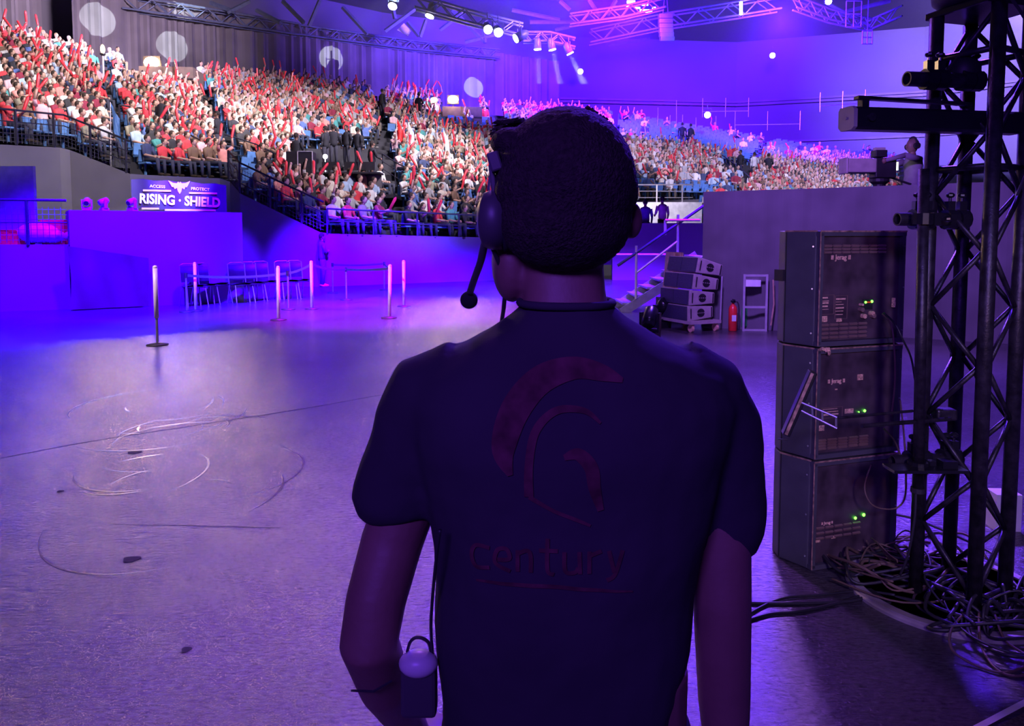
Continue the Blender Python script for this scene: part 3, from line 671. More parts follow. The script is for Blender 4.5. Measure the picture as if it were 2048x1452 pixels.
def belt(p, q, sag, lab):
    pts = [Vector(p).lerp(Vector(q), i / 12) - Vector((0, 0, sag * 4 * (i / 12) * (1 - i / 12) + .05)) for i in range(13)]
    g = MB()
    for a, c in zip(pts, pts[1:]): g.box((a + c) / 2, (.006, (c - a).length, .05), rot=(c - a).to_track_quat('Y', 'Z').to_matrix())
    tag(g.build('barrier_belt', M['belt']), lab, 'barrier belt', 'belts of the waiting pen')
belt(T['p624'], T['p692'], .05, 'dark belt from the chairs post to the slim middle post'); belt(T['p692'], T['p780'], .02, 'dark belt between the slim middle post and the near right post')
belt(T['p667'], T['p768'], .03, 'pale edged belt at the back of the pen'); belt(T['p768'], T['p780'], .02, 'short belt closing the pen on its right'); belt(T['p577'], T['p624'], .03, 'short belt behind the right chairs'); belt(T['p375'], T['p577'], .06, 'long low belt running behind the chairs')
# chairs
def chair(lab):
    r = thing('stacking_chair', lab, 'chair', group='dark chairs in a row before the blue wall')
    g = MB(); rows = [[Vector((x, y, .44 + .02 * math.cos(x * 9) + (.03 if y > .17 else 0))) for x in (-.21, -.1, 0, .1, .21)] for y in (-.2, 0, .2)]
    g.loft(rows, closed=False, cap=False); g.box((0, 0, .425), (.4, .38, .02)); g.build('seat', M['black'], r, True)
    g = MB()
    for zz in range(4): pass
    g.loft([[Vector((x, -.22 - .05 * t - .04 * math.cos(x * 7) + dd, .52 + .36 * t)) for x in (-.2, -.1, 0, .1, .2)] for dd, ts in ((0, (0, .5, 1)), (.02, (1, .5, 0))) for t in ts] , closed=False, cap=False); g.build('backrest', M['black'], r, True)
    g = MB(); g.tube([(-.2, -.2, .44), (-.2, -.26, .9), (-.12, -.28, .93), (.12, -.28, .93), (.2, -.26, .9), (.2, -.2, .44)], .012, 6); g.build('back_frame', M['steel'], r)
    for x, y in ((-.2, .2), (.2, .2), (-.2, -.2), (.2, -.2)):
        g = MB(); g.tube([(x, y * .8, .43), (x * 1.1, y * 1.35, .0)], .012, 6); g.build('leg', M['steel'], r)
    return r
c0 = None
chl = [(388, 612, 'first chair from the left'), (411, 609, 'second chair from the left'), (436, 606, 'third chair from the left, last of its cluster'), (483, 606, 'first chair of the middle cluster'), (507, 603, 'second chair of the middle cluster'), (533, 600, 'third chair of the middle cluster'), (575, 598, 'chair left of the right end post'), (600, 596, 'chair at the right end of the row')]
for i, (x, y, l) in enumerate(chl):
    if c0 is None: c0 = chair(''); o = c0
    else: o = copy_tree(c0)
    o.location = G(x, y); o.rotation_euler = (0, 0, PI + .75 + .05 * (i % 3)); o['label'] = 'dark plastic stacking chair, ' + l
# guard
def person_small(lab, loc, rz, pose, col, pants=(.03, .03, .05), n=14, s=1.0, hair=None):
    g = fig(pose, n, 1); r = thing('person', lab, 'person', loc, rz)
    h = MB(); b = MB(); keep = {3: h}; o_ = {}
    for f, mi in zip(g.f, g.m): pass
    def sub(mi):
        ids = {}; q = MB()
        for f, m_ in zip(g.f, g.m):
            if m_ == mi:
                for i in f:
                    if i not in ids: ids[i] = len(q.v); q.v.append(g.v[i])
                q.f.append(tuple(ids[i] for i in f)); q.m.append(0)
        return q
    cm = mat('cloth_' + lab.split()[1], col, .85, bump=.2, bscale=25); pm = mat('trousers_' + lab.split()[1], pants, .85)
    q = sub(1); bd = q.build('body', M['skin'], r, True); sub(0).build('top', cm, r, True); sub(2).build('trousers', pm, r, True)
    hh = sub(3); ne = len(hh.v); hh.build('hair_and_shoes', M['hair'], r, True) if False else None
    hc = Vector(pose['head']); t = MB(); t.ell(hc + Vector((0, -.018, .028)), (.086, .1, .108), n, 9); t.build('hair', hair or M['hair'], r, True)
    for sgn in (-1, 1):
        l = Vector((sgn * pose['leg'][2][0], pose['leg'][2][1], pose['leg'][2][2])); t = MB(); t.ell(l + Vector((0, .07, -.035)), (.05, .14, .055), 10, 6); t.build('shoe', M['white'] if 'pale shoes' in lab else M['black'], r, True)
        t = MB(); t.ell(hc + Vector((sgn * .08, 0, -.01)), (.012, .022, .032), 8, 6); t.build('ear', M['skin'], r, True)
    r.scale = (s, s, s); return r
person_small('person in dark shirt and jeans with folded arms and pale shoes by the wall', G(645, 574), -1.1, stand(FOLD, FOLD), (.12, .07, .16), (.1, .08, .2), s=.93)
crew = [(652, 330, 'person in black standing left of the desk lamp', 1.2, DOWN, DOWN), (668, 326, 'person in black jacket behind the production desk', .4, FOLD, FOLD), (694, 326, 'person in black suit standing right of the desk, back turned', 2.6, DOWN, DOWN), (716, 330, 'person in dark coat at the right end of the desk', -.6, DOWN, TYPE),
        (594, 352, 'person in black leaning at the dark case left of the desk', -.4, TYPE, TYPE), (745, 362, 'person in black beside the desk stair railing', -.9, TYPE, DOWN), (1480, 352, 'person in dark suit standing in the right aisle, leftmost', 2.0, DOWN, DOWN), (1508, 356, 'person in white shirt front walking down the right aisle', .4, DOWN, DOWN),
        (1536, 358, 'person in black coat standing in the right aisle, arms folded', -.5, FOLD, FOLD), (1364, 290, 'person in dark suit standing at the empty upper right seats', 0.0, DOWN, DOWN), (1381, 292, 'person in black standing behind the suited one, upper right', .6, DOWN, DOWN),
        (765, 232, 'person in black standing on the top steps of the centre block', -.7, DOWN, DOWN), (838, 238, 'person in black suit standing near the second camera platform', -.5, FOLD, FOLD), (325, 282, 'person in dark jacket standing by the stair railing in the left crowd', 2.8, DOWN, DOWN), (437, 310, 'person in long black coat standing in the aisle above the banner', 1.6, DOWN, DOWN)]
for x, y, lab, rz, a1, a2 in crew:
    p = seatpt(x, y + 10); person_small(lab, p, rz, stand(a1, a2), (.02, .02, .03) if 'white' not in lab else (.7, .7, .75), n=8)
# production desk in the crowd
p0 = seatpt(670, 392); dk = thing('production_desk', 'long black production desk with lit screens inside the crowd', 'desk', p0)
g = MB(); g.box((0, 0, .8), (3.4, .8, .06)); g.build('desktop', M['black'], dk); g = MB(); g.box((0, .2, .4), (3.3, .05, .78)); g.build('front_cloth', M['drape'], dk)
for x in (-1.0, -.2, .6, 1.2):
    g = MB(); g.box((x, 0, 1.07), (.5, .04, .3)); g.box((x, 0, .87), (.08, .1, .1)); s_ = g.build('monitor', M['black'], dk)
fl = MB(); fl.box((0, 0, -.06), (4.6, 2.4, .12)); o = fl.build('desk_riser', M['black']); o.location = p0; tag(o, 'black riser carrying the production desk', 'riser')
p1 = p0 + Vector((-.55, .9, 1.5)); g = MB(); g.ell((0, 0, 0), (.09, .09, .09), 12, 8); g.tube([(0, 0, 0), (0, 0, -1.5)], .015, 6); o = g.build('desk_lamp', M['lampsoft']); o.location = p1; tag(o, 'small glowing white lamp on a stem above the desk', 'lamp')
p2 = seatpt(604, 392); r = thing('flight_case', 'tall open black case with pale edges left of the desk', 'case', p2)
g = MB(); g.box((0, 0, .75), (.9, .5, 1.5)); g.build('case_body', M['black'], r)
for a, c in (((-.05, .3), (-.05, 1.5)), ((.45, .3), (.45, 1.5)), ((-.05, 1.5), (.45, 1.5)), ((-.05, .3), (.45, .3))):
    g = MB(); g.tube([(a[0], -.27, a[1]), (c[0], -.27, c[1])], .02, 6); g.build('edge_strip', M['palerail'], r)
# camera platforms with warm floods
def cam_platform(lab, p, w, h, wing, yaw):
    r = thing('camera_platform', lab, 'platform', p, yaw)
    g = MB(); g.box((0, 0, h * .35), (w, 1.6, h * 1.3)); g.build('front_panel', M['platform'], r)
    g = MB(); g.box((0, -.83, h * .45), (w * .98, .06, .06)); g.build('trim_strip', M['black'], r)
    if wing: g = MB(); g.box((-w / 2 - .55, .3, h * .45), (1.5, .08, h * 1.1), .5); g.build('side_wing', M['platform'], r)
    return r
def flood(lab, p, s, power, group=None, beam=.5):
    r = thing('flood_light', lab, 'flood light', p, 0, group)
    g = MB(); g.box((0, .08, 0), (.8 * s, .14, .6 * s)); g.build('housing', M['black'], r)
    g = MB(); g.ell((0, 0, 0), (.36 * s, .05, .27 * s), 16, 8); g.build('lens', M['warmlamp'], r, True)
    g = MB(); g.tube([(0, .1, -.3 * s), (0, .1, -.9)], .03, 6); g.build('stand', M['black'], r)
    l = bpy.data.lights.new('flood_glow', 'POINT'); l.energy = power * .12; l.color = (1, .62, .32); l.shadow_soft_size = .3
    o = bpy.data.objects.new('flood_glow', l); COL.objects.link(o); o.location = Vector(p) + Vector((0, -.5, 0))
    spot('flood_beam', Vector(p) + Vector((0, -.3, 0)), (-2.2, 6, 0), power * beam, (1, .62, .34), 22, .8, .9 * s)
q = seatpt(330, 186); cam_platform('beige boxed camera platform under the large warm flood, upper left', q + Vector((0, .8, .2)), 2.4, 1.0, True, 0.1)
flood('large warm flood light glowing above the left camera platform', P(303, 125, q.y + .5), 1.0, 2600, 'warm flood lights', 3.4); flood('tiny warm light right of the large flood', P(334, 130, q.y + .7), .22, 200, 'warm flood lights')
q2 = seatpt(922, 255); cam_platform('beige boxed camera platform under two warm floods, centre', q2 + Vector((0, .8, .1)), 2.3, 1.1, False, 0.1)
flood('warm flood light above the centre platform, brighter right one', P(906, 199, q2.y + .3), .85, 2200, 'warm flood lights'); flood('warm flood light left of the centre platform, smaller one', P(868, 200, q2.y + 1.2), .55, 700, 'warm flood lights')
r = thing('torch', 'slim torch with a glowing orange tip rising from the left crowd', 'torch', seatpt(208, 172)); ht = P(208, 112, seatpt(208, 172).y).z - seatpt(208, 172).z
g = MB(); g.tube([(0, 0, 0), (0, 0, ht)], .04, 8); g.build('pole', M['palerail'], r); g = MB(); g.lathe((0, 0, ht), [(.05, 0), (.12, .06), (.12, .1), (.05, .1)], 12); g.build('cup', M['black'], r)
g = MB(); g.ell((0, 0, ht + .28), (.09, .09, .2), 10, 8); g.build('glowing_tip', M['flame'], r, True)
# flags in the crowd
for x, y, c, lab in ((885, 345, 'white', 'white flag held upright in the centre crowd'), (792, 322, 'red', 'red flag held upright in the centre crowd'), (222, 333, 'seat', 'blue flag drooping by the parapet left of the banner'), (1155 - 340, 330, 'white', 'white flag leaning right of the red flag')):
    p = seatpt(x, y); r = thing('flag', lab, 'flag', p); g = MB(); g.tube([(0, 0, 0), (.05, 0, 1.9)], .015, 6); g.build('pole', M['palerail'], r)
    g = MB(); g.loft([[Vector((.05 + .06 * i + .02 * j, .04 * math.sin(i * 2 + j), 1.9 - .22 * j - .12 * i)) for i in range(5)] for j in range(5)], closed=False, cap=False); g.build('cloth', M[c], r, True)
# concourse opening right of the head
g = MB(); a = P(1262, 404, 29); g.box((P(1322, 425, 29).x, 29.2, (P(0, 404, 29).z + P(0, 450, 29).z) / 2), (3.2, .2, P(0, 404, 29).z - P(0, 450, 29).z)); struct(g.build('wall_concourse', M['white']))
person_small('person in violet shirt seen from behind at the white opening', P(1290, 470, 26.5) + Vector((0, 0, -.4)), 0.0, stand(DOWN, DOWN), (.2, .05, .5), n=10, s=.95)
person_small('person in pink top beside the white opening wall', P(1324, 470, 26.5) + Vector((0, 0, -.3)), 0.4, stand(DOWN, TYPE), (.75, .4, .55), n=10, s=.95)
wall_prism('wall_stage_side', [at(1225, 26), at(1425, 26)], P(0, 446, 26).z, .3, M['boxwall'])
# low stand for those two: an ambulatory behind the stage side
g = MB(); g.box((5.2, 27.2, .62), (4, 2.0, .2)); struct(g.build('floor_ambulatory', M['terrace']))
# stairs to the stage
sp = G(1236, 618); stt = thing('stage_steps', 'metal stage steps with handrails rising to the right', 'steps', sp)
for i in range(7):
    g = MB(); g.box((.15 + .25 * i, 0, .16 * (i + 1)), (.27, 1.1, .035)); g.build('tread', M['steel'], stt)
for y in (-.57, .57):
    g = MB(); g.box((.9, y, .56), (2.15, .04, .18), rot=Matrix.Rotation(-.57, 3, 'Y')); g.build('stringer', M['steel'], stt)
for x0 in (.28, 1.12):
    g = MB(); g.tube([(x0, -.6, .1 + x0 * .6), (x0, -.6, 1.15 + x0 * .75)], .028, 8); g.build('handrail_post', M['palerail'], stt)
g = MB(); g.tube([(.28, -.6, .8), (1.12, -.6, 1.45)], .025, 8); g.build('handrail', M['palerail'], stt)
g = MB(); g.tube([(-.1, -.6, .95), (1.9, -.6, 2.35)], .03, 8); g.build('upper_handrail', M['belt'], stt)
g = MB(); g.tube([(-.4, .5, 1.15), (1.1, .5, 1.15)], .02, 8); g.build('cross_rail', M['palerail'], stt)
railing('pale low railing on the stage side above the steps', [P(1330, 470, 15.4), P(1400, 470, 15.2)], .3, .7, M['palerail'], 1)
# drummer-like bright clutter: leaning boards and stands before the steps
for i, (x, rz) in enumerate(((1349, .1), (1355, .3), (1360, .2))):
    g = MB(); g.box((0, 0, .45), (.03, .5, .9), rot=Matrix.Rotation(.08 + .04 * i, 3, 'Y')); o = g.build('plywood_board', M['wood']); o.location = G(x, 640) + Vector((0, .6, .35)); o.rotation_euler = (0, 0, rz)
    tag(o, ['pale board leaning left of the speaker stack, outermost', 'pale board leaning left of the speaker stack, middle one', 'pale board leaning against the speaker stack itself'][i], 'board', 'boards leaning by the speaker stack')
g = MB(); g.box((0, 0, .17), (.5, 1.0, .34)); o = g.build('equipment_crate', M['black']); o.location = G(1352, 640) + Vector((.08, .6, 0)); tag(o, 'low black crate under the leaning boards', 'crate')
# right draped wall and deck
wr = [at(1405, 12.8), at(1620, 12.2), at(2048, 10.8), at(2700, 9.0)]
g = MB()
for a, c, z0, z1 in zip(wr, wr[1:], (2.31, 2.33, 2.36), (2.33, 2.36, 2.4)):
    a, c = Vector((*a, 0)), Vector((*c, 0)); d = (c - a).normalized(); q = Vector((-d.y, d.x, 0)) * .12; nn = 40
    for i in range(nn):
        p, r_ = a.lerp(c, i / nn), a.lerp(c, (i + 1) / nn); u0, u1 = i / nn, (i + 1) / nn; w0, w1 = .012 * math.sin(i * .9), .012 * math.sin((i + 1) * .9)
        p2, r2 = p - q.normalized() * (0.02 + w0), r_ - q.normalized() * (0.02 + w1); zt0, zt1 = z0 + (z1 - z0) * u0, z0 + (z1 - z0) * u1
        g.quad(p2, r2, r2 + Vector((0, 0, zt1)), p2 + Vector((0, 0, zt0))); g.quad(p2 + Vector((0, 0, zt0)), r2 + Vector((0, 0, zt1)), r_ + q + Vector((0, 0, zt1)), p + q + Vector((0, 0, zt0)))
a = Vector((*wr[0], 0)); d = (Vector((*wr[1], 0)) - a).normalized(); q = Vector((-d.y, d.x, 0)) * 5
g.quad(a - q * .004, a + q, a + q + Vector((0, 0, 1.5)), a - q * .004 + Vector((0, 0, 2.31)))
struct(g.build('wall_right', M['drape']))
g = MB(); g.prism([(wr[0][0] + .1, wr[0][1] + .3), (wr[1][0], wr[1][1] + .3), (wr[2][0], wr[2][1] + .3), (wr[3][0], wr[3][1] + .3), (20, 17), (4.6, 17.5)], 1.3, 1.42); struct(g.build('floor_deck', M['black']))
# line array stack on a dolly
bl = G(1410, 661); la = thing('wheeled_dolly', 'low pale dolly on four castors under the speaker stack', 'dolly', bl, .42)
g = MB(); g.box((-.12, .3, .16), (.62, .95, .05)); g.build('deck', M['greybox'], la)
for x in (-.36, .13):
    for y in (-.1, .7): g = MB(); g.tube([(x - .02, y, .065), (x + .02, y, .065)], .065, 12); g.box((x, y, .115), (.05, .06, .05)); g.build('castor', M['sticker'], la)
g = MB(); g.tube([(.23, -.1, .18), (.25, -.1, .9)], .015, 6); g.build('push_bar', M['palerail'], la)
def la_box(lab, z, tilt, dx):
    r = thing('line_array_speaker', lab, 'speaker', bl + Vector((dx - .1, 0.02, z)), .42, 'stacked line array speakers')
    R = Matrix.Rotation(tilt, 3, 'Y'); pr_ = [(-.25, -.13), (.25, -.09), (.25, .09), (-.25, .13)]
    g = MB(); vs_ = [R @ Vector((x, y, zz)) for y in (-.17, .62) for x, zz in pr_]; g.add(vs_, [(0, 1, 2, 3), (7, 6, 5, 4), (0, 4, 5, 1), (1, 5, 6, 2), (2, 6, 7, 3), (3, 7, 4, 0)]); g.build('cabinet', M['greybox'], r, bevel=.012)
    for y in (.04, .42): g = MB(); g.box(R @ Vector((-.262, y, 0)), (.03, .36, .23), rot=R); g.build('grille', M['grille'], r)
    g = MB()
    for zz in (-1, 1): g.add([R @ Vector((.0 + .075 * math.cos(t), -.176, zz * .008 + zz * .06 * math.sin(t))) for t in [PI * k / 10 for k in range(11)]], [tuple(range(11)) if zz > 0 else tuple(range(10, -1, -1))])
    for q_ in (-.04, 0, .04): g.box(R @ Vector((q_, -.178, -.02)), (.012, .004, .07), rot=R)
    g.build('round_logo', M['black'], r)
    for x in (-.2, .215): g = MB(); g.box(R @ Vector((x, -.178, 0)), (.014, .012, .16), rot=R); g.build('rigging_plate', M['black'], r)
for z, t, dx, lab in ((.31, -.03, -.08, 'grey-beige speaker cabinet, lowest of the four on the dolly'), (.555, .04, -.06, 'grey-beige speaker cabinet, second from the bottom on the dolly'), (.80, .12, 0.0, 'grey-beige speaker cabinet, third from the bottom on the dolly'), (1.05, .2, .06, 'grey-beige speaker cabinet, topmost on the dolly')): la_box(lab, z, t, dx)
# extinguisher, trolley, cloth case
r = thing('fire_extinguisher', 'red fire extinguisher standing before the black draped wall', 'fire extinguisher', G(1465, 662))
g = MB(); g.lathe((0, 0, 0), [(.06, 0), (.07, .01), (.07, .36), (.055, .41), (.025, .44), (.02, .47)], 16); g.build('cylinder', M['red'], r, True)
g = MB(); g.box((0, 0, .49), (.05, .1, .03)); g.box((.0, -.04, .52), (.02, .12, .015)); g.build('handle', M['blackgloss'], r)
g = MB(); g.tube(smooth_path([(0, 0, .47), (.07, 0, .48), (.1, 0, .35), (.085, 0, .15)], 4), .012, 6); g.build('hose', M['cable'], r); g = MB(); g.box((0, -.068, .22), (.07, .01, .1)); g.build('label', M['white'], r)
r = thing('equipment_trolley', 'pale upright frame trolley holding gear before the draped wall', 'trolley', G(1505, 661) + Vector((0, -.1, 0)), -.1)
for x in (-.18, .18):
    for y in (0, .3): g = MB(); g.box((x, y, .47), (.035, .035, .94)); g.build('upright', M['palerail'], r)
for z in (.02, .4, .92):
    for y in (0, .3): g = MB(); g.box((0, y, z), (.36, .03, .035)); g.build('crossbar', M['palerail'], r)
g = MB(); g.box((-.03, .12, .79), (.24, .2, .11)); g.build('white_box', M['white'], r); g = MB(); g.tube([(.26, 0, .1), (.3, 0, .45), (.28, 0, .85)], .014, 6); g.build('side_tube', M['wood'], r)
g = MB(); g.lathe((0, 0, 0), [(.05, 0), (.055, .02), (.055, .3), (.02, .36), (.02, .4)], 12); o = g.build('gas_bottle', M['green'], smooth=True); o.location = G(1490, 660) + Vector((.02, .12, .04)); tag(o, 'small green bottle standing in the pale trolley', 'bottle')
g = MB(); g.box((0, 0, .46), (.34, .5, .92)); o = g.build('draped_case', M['drape'], bevel=.03); o.location = G(1456, 655) + Vector((0, .45, 0)); tag(o, 'black cloth-covered case behind the fire extinguisher', 'case')
# camera operator and broadcast camera on the deck
cp_ = Vector((*at(1818, 13.2), 1.42))
REACH = [(.2, .02, 1.38), (.25, .28, 1.3), (.1, .52, 1.22)]; RAISE = [(.2, .02, 1.38), (.27, .34, 1.44), (.12, .6, 1.36)]
op = person_small('person in violet-grey shirt with headphones working the broadcast camera', cp_, PI / 2 + .15, stand(REACH, RAISE), (.2, .15, .22), n=20, s=1.05, hair=mat('cropped_hair', (.16, .09, .08), .7, var=.3, scale=60))
hp = thing('headphones', 'dark headphones on the camera operator', 'headphones', cp_ + Vector((-.01, 0, 1.62 * 1.05)), PI / 2 + .15)
g = MB(); g.tube([Vector((.115 * math.cos(t), 0, .14 * math.sin(t) + .02)) for t in [PI * k / 12 for k in range(13)]], .016, 8); g.build('headband', M['black'], hp)
for s_ in (-1, 1): g = MB(); g.tube([(s_ * .09, .0, 0), (s_ * .14, 0, 0)], .055, 14); g.build('ear_cup', M['black'], hp)
kc = Vector((*at(1742, 13.1), P(0, 337, 13.1).z)); bc = thing('broadcast_camera', 'large television camera with long box lens on a pedestal', 'camera', kc)
g = MB(); g.box((-.27, 0, .04), (.5, .3, .24)); g.box((-.53, 0, .04), (.04, .34, .28)); g.build('box_lens', M['greybox'], bc, bevel=.02)
g = MB(); g.box((.15, 0, .0), (.36, .26, .34)); g.build('camera_body', M['black'], bc, bevel=.02)
g = MB(); g.box((.08, 0, .25), (.2, .2, .12)); g.build('viewfinder', M['black'], bc, bevel=.01); g = MB(); g.box((.08, 0, .33), (.16, .12, .05)); g.build('handle', M['greybox'], bc)
g = MB(); g.box((.345, -.03, .03), (.02, .2, .14)); g.build('rear_screen', M['screen'], bc)
g = MB(); g.tube([(.25, -.05, -.15), (.6, -.1, -.28)], .02, 8); g.build('pan_bar', M['black'], bc)
g = MB(); g.lathe((0.1, 0, -kc.z + 1.42), [(.3, 0), (.3, .05), (.12, .1), (.1, kc.z - 1.7), (.16, kc.z - 1.65), (.16, kc.z - 1.6)], 16); g.build('pedestal', M['black'], bc)
# scaffold rails high on the end wall
for (x0, y0, x1, y1, lab) in ((1405, 223, 1497, 222, 'pale walkway rail high on the end wall, right of the lit lamp'), (1640, 212, 1730, 206, 'pale walkway rail high on the end wall behind the light bar'), (1315, 258, 1365, 256, 'faint scaffold rail above the empty seats'), (1470, 250, 1600, 248, 'faint scaffold rail under the lit lamp')):
    Y_ = 52; a, c = P(x0, y0, Y_), P(x1, y1, Y_); r = thing('walkway_rail', lab, 'rail', a, group='rails on the far end wall'); g = MB(); g.tube([(0, 0, 0), c - a], .03, 6); g.build('rail', M['steel'], r)
    for t in (0, .5, 1): g = MB(); q = (c - a) * t; g.tube([q + Vector((0, 0, -.4)), q + Vector((0, 0, .9))], .02, 6); g.build('post', M['steel'], r)
for i, x in enumerate((1279, 1316, 1353, 1392, 1432, 1470)):
    b0 = P(x, 272, 53.5); b1 = P(x, (235, 215, 200, 235, 232, 235)[i], 53.5); g = MB(); g.tube([b0, b1], .022, 6); o = g.build('scaffold_tube', M['steel'])
    tag(o, 'thin upright scaffold tube behind the upper right seats, %s from left' % ordn(i + 1), 'scaffold tube', 'scaffold tubes on the end wall')
# ------------------------------------------------------------------ roof steel and hung lights
def roof_truss(lab, pts, s, m, n=None, group='lattice trusses in the roof', r_=.06):
    pts = [Vector(p) for p in pts]; r = thing('roof_truss', lab, 'roof truss', pts[0], group=group); q0 = pts[0]; pts = [p - q0 for p in pts]
    off = [Vector((0, -s / 2, 0)), Vector((0, s / 2, 0)), Vector((0, -s / 2, -s)), Vector((0, s / 2, -s))]
    for o_ in off: g = MB(); g.tube([p + o_ for p in pts], r_, 6); g.build('chord', m, r)
    rs = resample(pts, s * 1.1)
    for i in range(len(rs) - 1):
        a, c = rs[i], rs[i + 1]
        if i % 2: a, c = c, a
        g = MB(); g.tube([a + off[0], c + off[2]], r_ * .6, 5, cap=False); g.tube([a + off[1], c + off[3]], r_ * .6, 5, cap=False); g.build('brace', m, r)
    return r
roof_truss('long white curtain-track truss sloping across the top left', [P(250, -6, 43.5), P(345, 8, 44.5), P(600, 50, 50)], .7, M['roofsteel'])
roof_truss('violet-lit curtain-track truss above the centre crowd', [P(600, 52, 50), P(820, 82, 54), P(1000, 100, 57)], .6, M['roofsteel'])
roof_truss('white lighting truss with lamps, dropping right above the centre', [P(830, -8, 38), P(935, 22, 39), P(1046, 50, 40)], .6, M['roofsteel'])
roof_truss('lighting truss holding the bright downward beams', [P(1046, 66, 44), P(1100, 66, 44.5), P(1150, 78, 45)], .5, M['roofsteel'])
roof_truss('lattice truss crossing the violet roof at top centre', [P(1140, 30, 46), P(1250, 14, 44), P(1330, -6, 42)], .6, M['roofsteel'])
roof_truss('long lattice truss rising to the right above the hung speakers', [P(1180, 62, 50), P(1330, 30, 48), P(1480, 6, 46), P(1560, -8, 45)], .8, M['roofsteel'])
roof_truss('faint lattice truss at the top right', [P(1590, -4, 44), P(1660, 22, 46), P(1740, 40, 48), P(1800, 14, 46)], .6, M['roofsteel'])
beams = [((512, 20), (560, 45), 46), ((565, 2), (608, 46), 46), ((640, 0), (618, 52), 47), ((685, 14), (735, 68), 48), ((770, 62), (830, 18), 48), ((785, 12), (790, 38), 48), ((815, 44), (838, 72), 48), ((852, 40), (840, 74), 48), ((905, 20), (968, 82), 50), ((930, 84), (1000, 66), 50),
         ((970, 86), (966, 50), 50), ((880, 60), (930, 22), 50), ((1024, 20), (1120, 40), 50), ((1060, 44), (1200, 44), 50), ((1178, 0), (1200, 32), 48), ((1120, 2), (1140, 20), 48), ((1215, 30), (1232, 0), 48), ((1110, 60), (1160, 48), 52), ((1215, 90), (1300, 78), 56), ((1680, 26), (1780, 2), 50), ((1650, 4), (1740, 50), 50), ((420, 5), (470, 24), 46), ((455, 25), (500, 2), 46)]
for i, (a, c, Y_) in enumerate(beams):
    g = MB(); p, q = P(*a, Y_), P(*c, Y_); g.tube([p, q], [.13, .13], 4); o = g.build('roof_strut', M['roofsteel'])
    tag(o, 'slanting steel strut under the roof, %s from the left' % ordn(sorted(range(len(beams)), key=lambda j: beams[j][0][0] + beams[j][1][0]).index(i) + 1), 'roof strut', 'struts between the roof trusses')
def par_can(lab, p, aim, s, lit, power=0, color=(.8, .85, 1), ang=20, group='lit lamps hung from the trusses', blend=.2):
    r = thing('hanging_spotlight', lab, 'spotlight', p, group=group); d = (Vector(aim) - Vector(p)).normalized()
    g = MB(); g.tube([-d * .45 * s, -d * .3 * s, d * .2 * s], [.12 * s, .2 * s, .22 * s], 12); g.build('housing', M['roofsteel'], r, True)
    g = MB(); g.tube([d * .2 * s, d * .24 * s], .2 * s, 12); g.build('lens', lit, r)
    g = MB(); x, y = basis(d); g.tube([x * .25 * s, x * .25 * s + Vector((0, 0, .4 * s)), -x * .25 * s + Vector((0, 0, .4 * s)), -x * .25 * s], .02 * s, 6); g.tube([(0, 0, .4 * s), (0, 0, .7 * s)], .025 * s, 6); g.build('bracket', M['roofsteel'], r)
    if power: spot('beam_of_spotlight', Vector(p) + d * .3 * s, aim, power, color, ang, blend, .12)
    return r
for x, y, aim, lab, pw in ((975, 56, (2, 20, 0), 'bright lamp on the centre truss, left of a close pair', 0), (996, 62, (2, 20, 0), 'bright lamp on the centre truss, right of a close pair', 0), (1039, 73, (-12, 34, 4), 'bright lamp at the lower end of the centre truss', 0),
                        (787, 6, (-8, 30, 0), 'lamp hung at the top edge right of the first roof struts', 0), (862, 24, (-8, 36, 0), 'small lamp hung by the bright struts', 0)):
    par_can(lab, P(x, y, 38.5), aim, 1.1, M['lamp'], pw)
for x, y, aimp, lab, ang in ((1075, 91, (1083, 300, 44), 'lamp throwing the narrow beam straight down', 7), (1103, 92, (1150, 300, 44), 'lamp in the middle of the three downward beams', 9), (1137, 100, (1210, 260, 44), 'lamp throwing the wide beam down to the right', 12)):
    par_can(lab, P(x, y, 43.5), P(*aimp), 1.0, M['lamp'], 150000, (.6, .6, 1), ang, blend=.5)
for x, y, Y_, lab in ((1161, 143, 60, 'cold bright lamp on the end wall, right of the beams'), (1545, 111, 58, 'cold bright lamp high on the right end wall'), (1415, 230, 50, 'cold bright lamp above the empty upper right seats'), (1657, 3, 50, 'lamp glaring at the top edge on the right')):
    par_can(lab, P(x, y, Y_), (0, 0, 2), 1.0, M['lamp'], group='cold lamps on the end wall')
# hung loudspeaker column, cages, tube light
r = thing('hung_speaker_column', 'pale speaker column hanging on chains, top right of the head', 'speaker', P(1331, 30, 42))
for i in range(6): g = MB(); g.box((0, -.02 * i * i, -.1 - .26 * i), (.75, .45, .24), rot=Matrix.Rotation(.05 * i, 3, 'X')); g.build('cabinet', M['roofsteel'], r, bevel=.02)
g = MB(); g.tube([(-.15, 0, 0), (0, 0, 1.6)], .02, 5); g.tube([(.15, 0, 0), (0, 0, 1.6)], .02, 5); g.build('chain', M['roofsteel'], r)
for x0, y0, x1, y1, lab in ((1693, 2, 1722, 54, 'faint hanging frame at the top right, larger one'), (1725, 62, 1744, 88, 'small hanging cage below the larger frame')):
    a, c = P(x0, y0, 46), P(x1, y1, 46); r = thing('roof_cage', lab, 'hanging frame', a, group='frames hung from the roof'); w_, h_ = c.x - a.x, a.z - c.z
    for p, q in (((0, 0, 0), (w_, 0, 0)), ((0, 0, -h_), (w_, 0, -h_)), ((0, 0, 0), (0, 0, -h_)), ((w_, 0, 0), (w_, 0, -h_)), ((0, 0, -h_ / 2), (w_, 0, -h_ / 2)), ((w_ / 2, 0, 0), (w_ / 2, 0, -h_))): g = MB(); g.tube([p, q], .04, 5); g.build('bar', M['roofsteel'], r)
    g = MB(); g.tube([(w_ / 2, 0, 0), (w_ / 2, 0, 2.4)], .03, 5); g.build('hanger', M['roofsteel'], r)
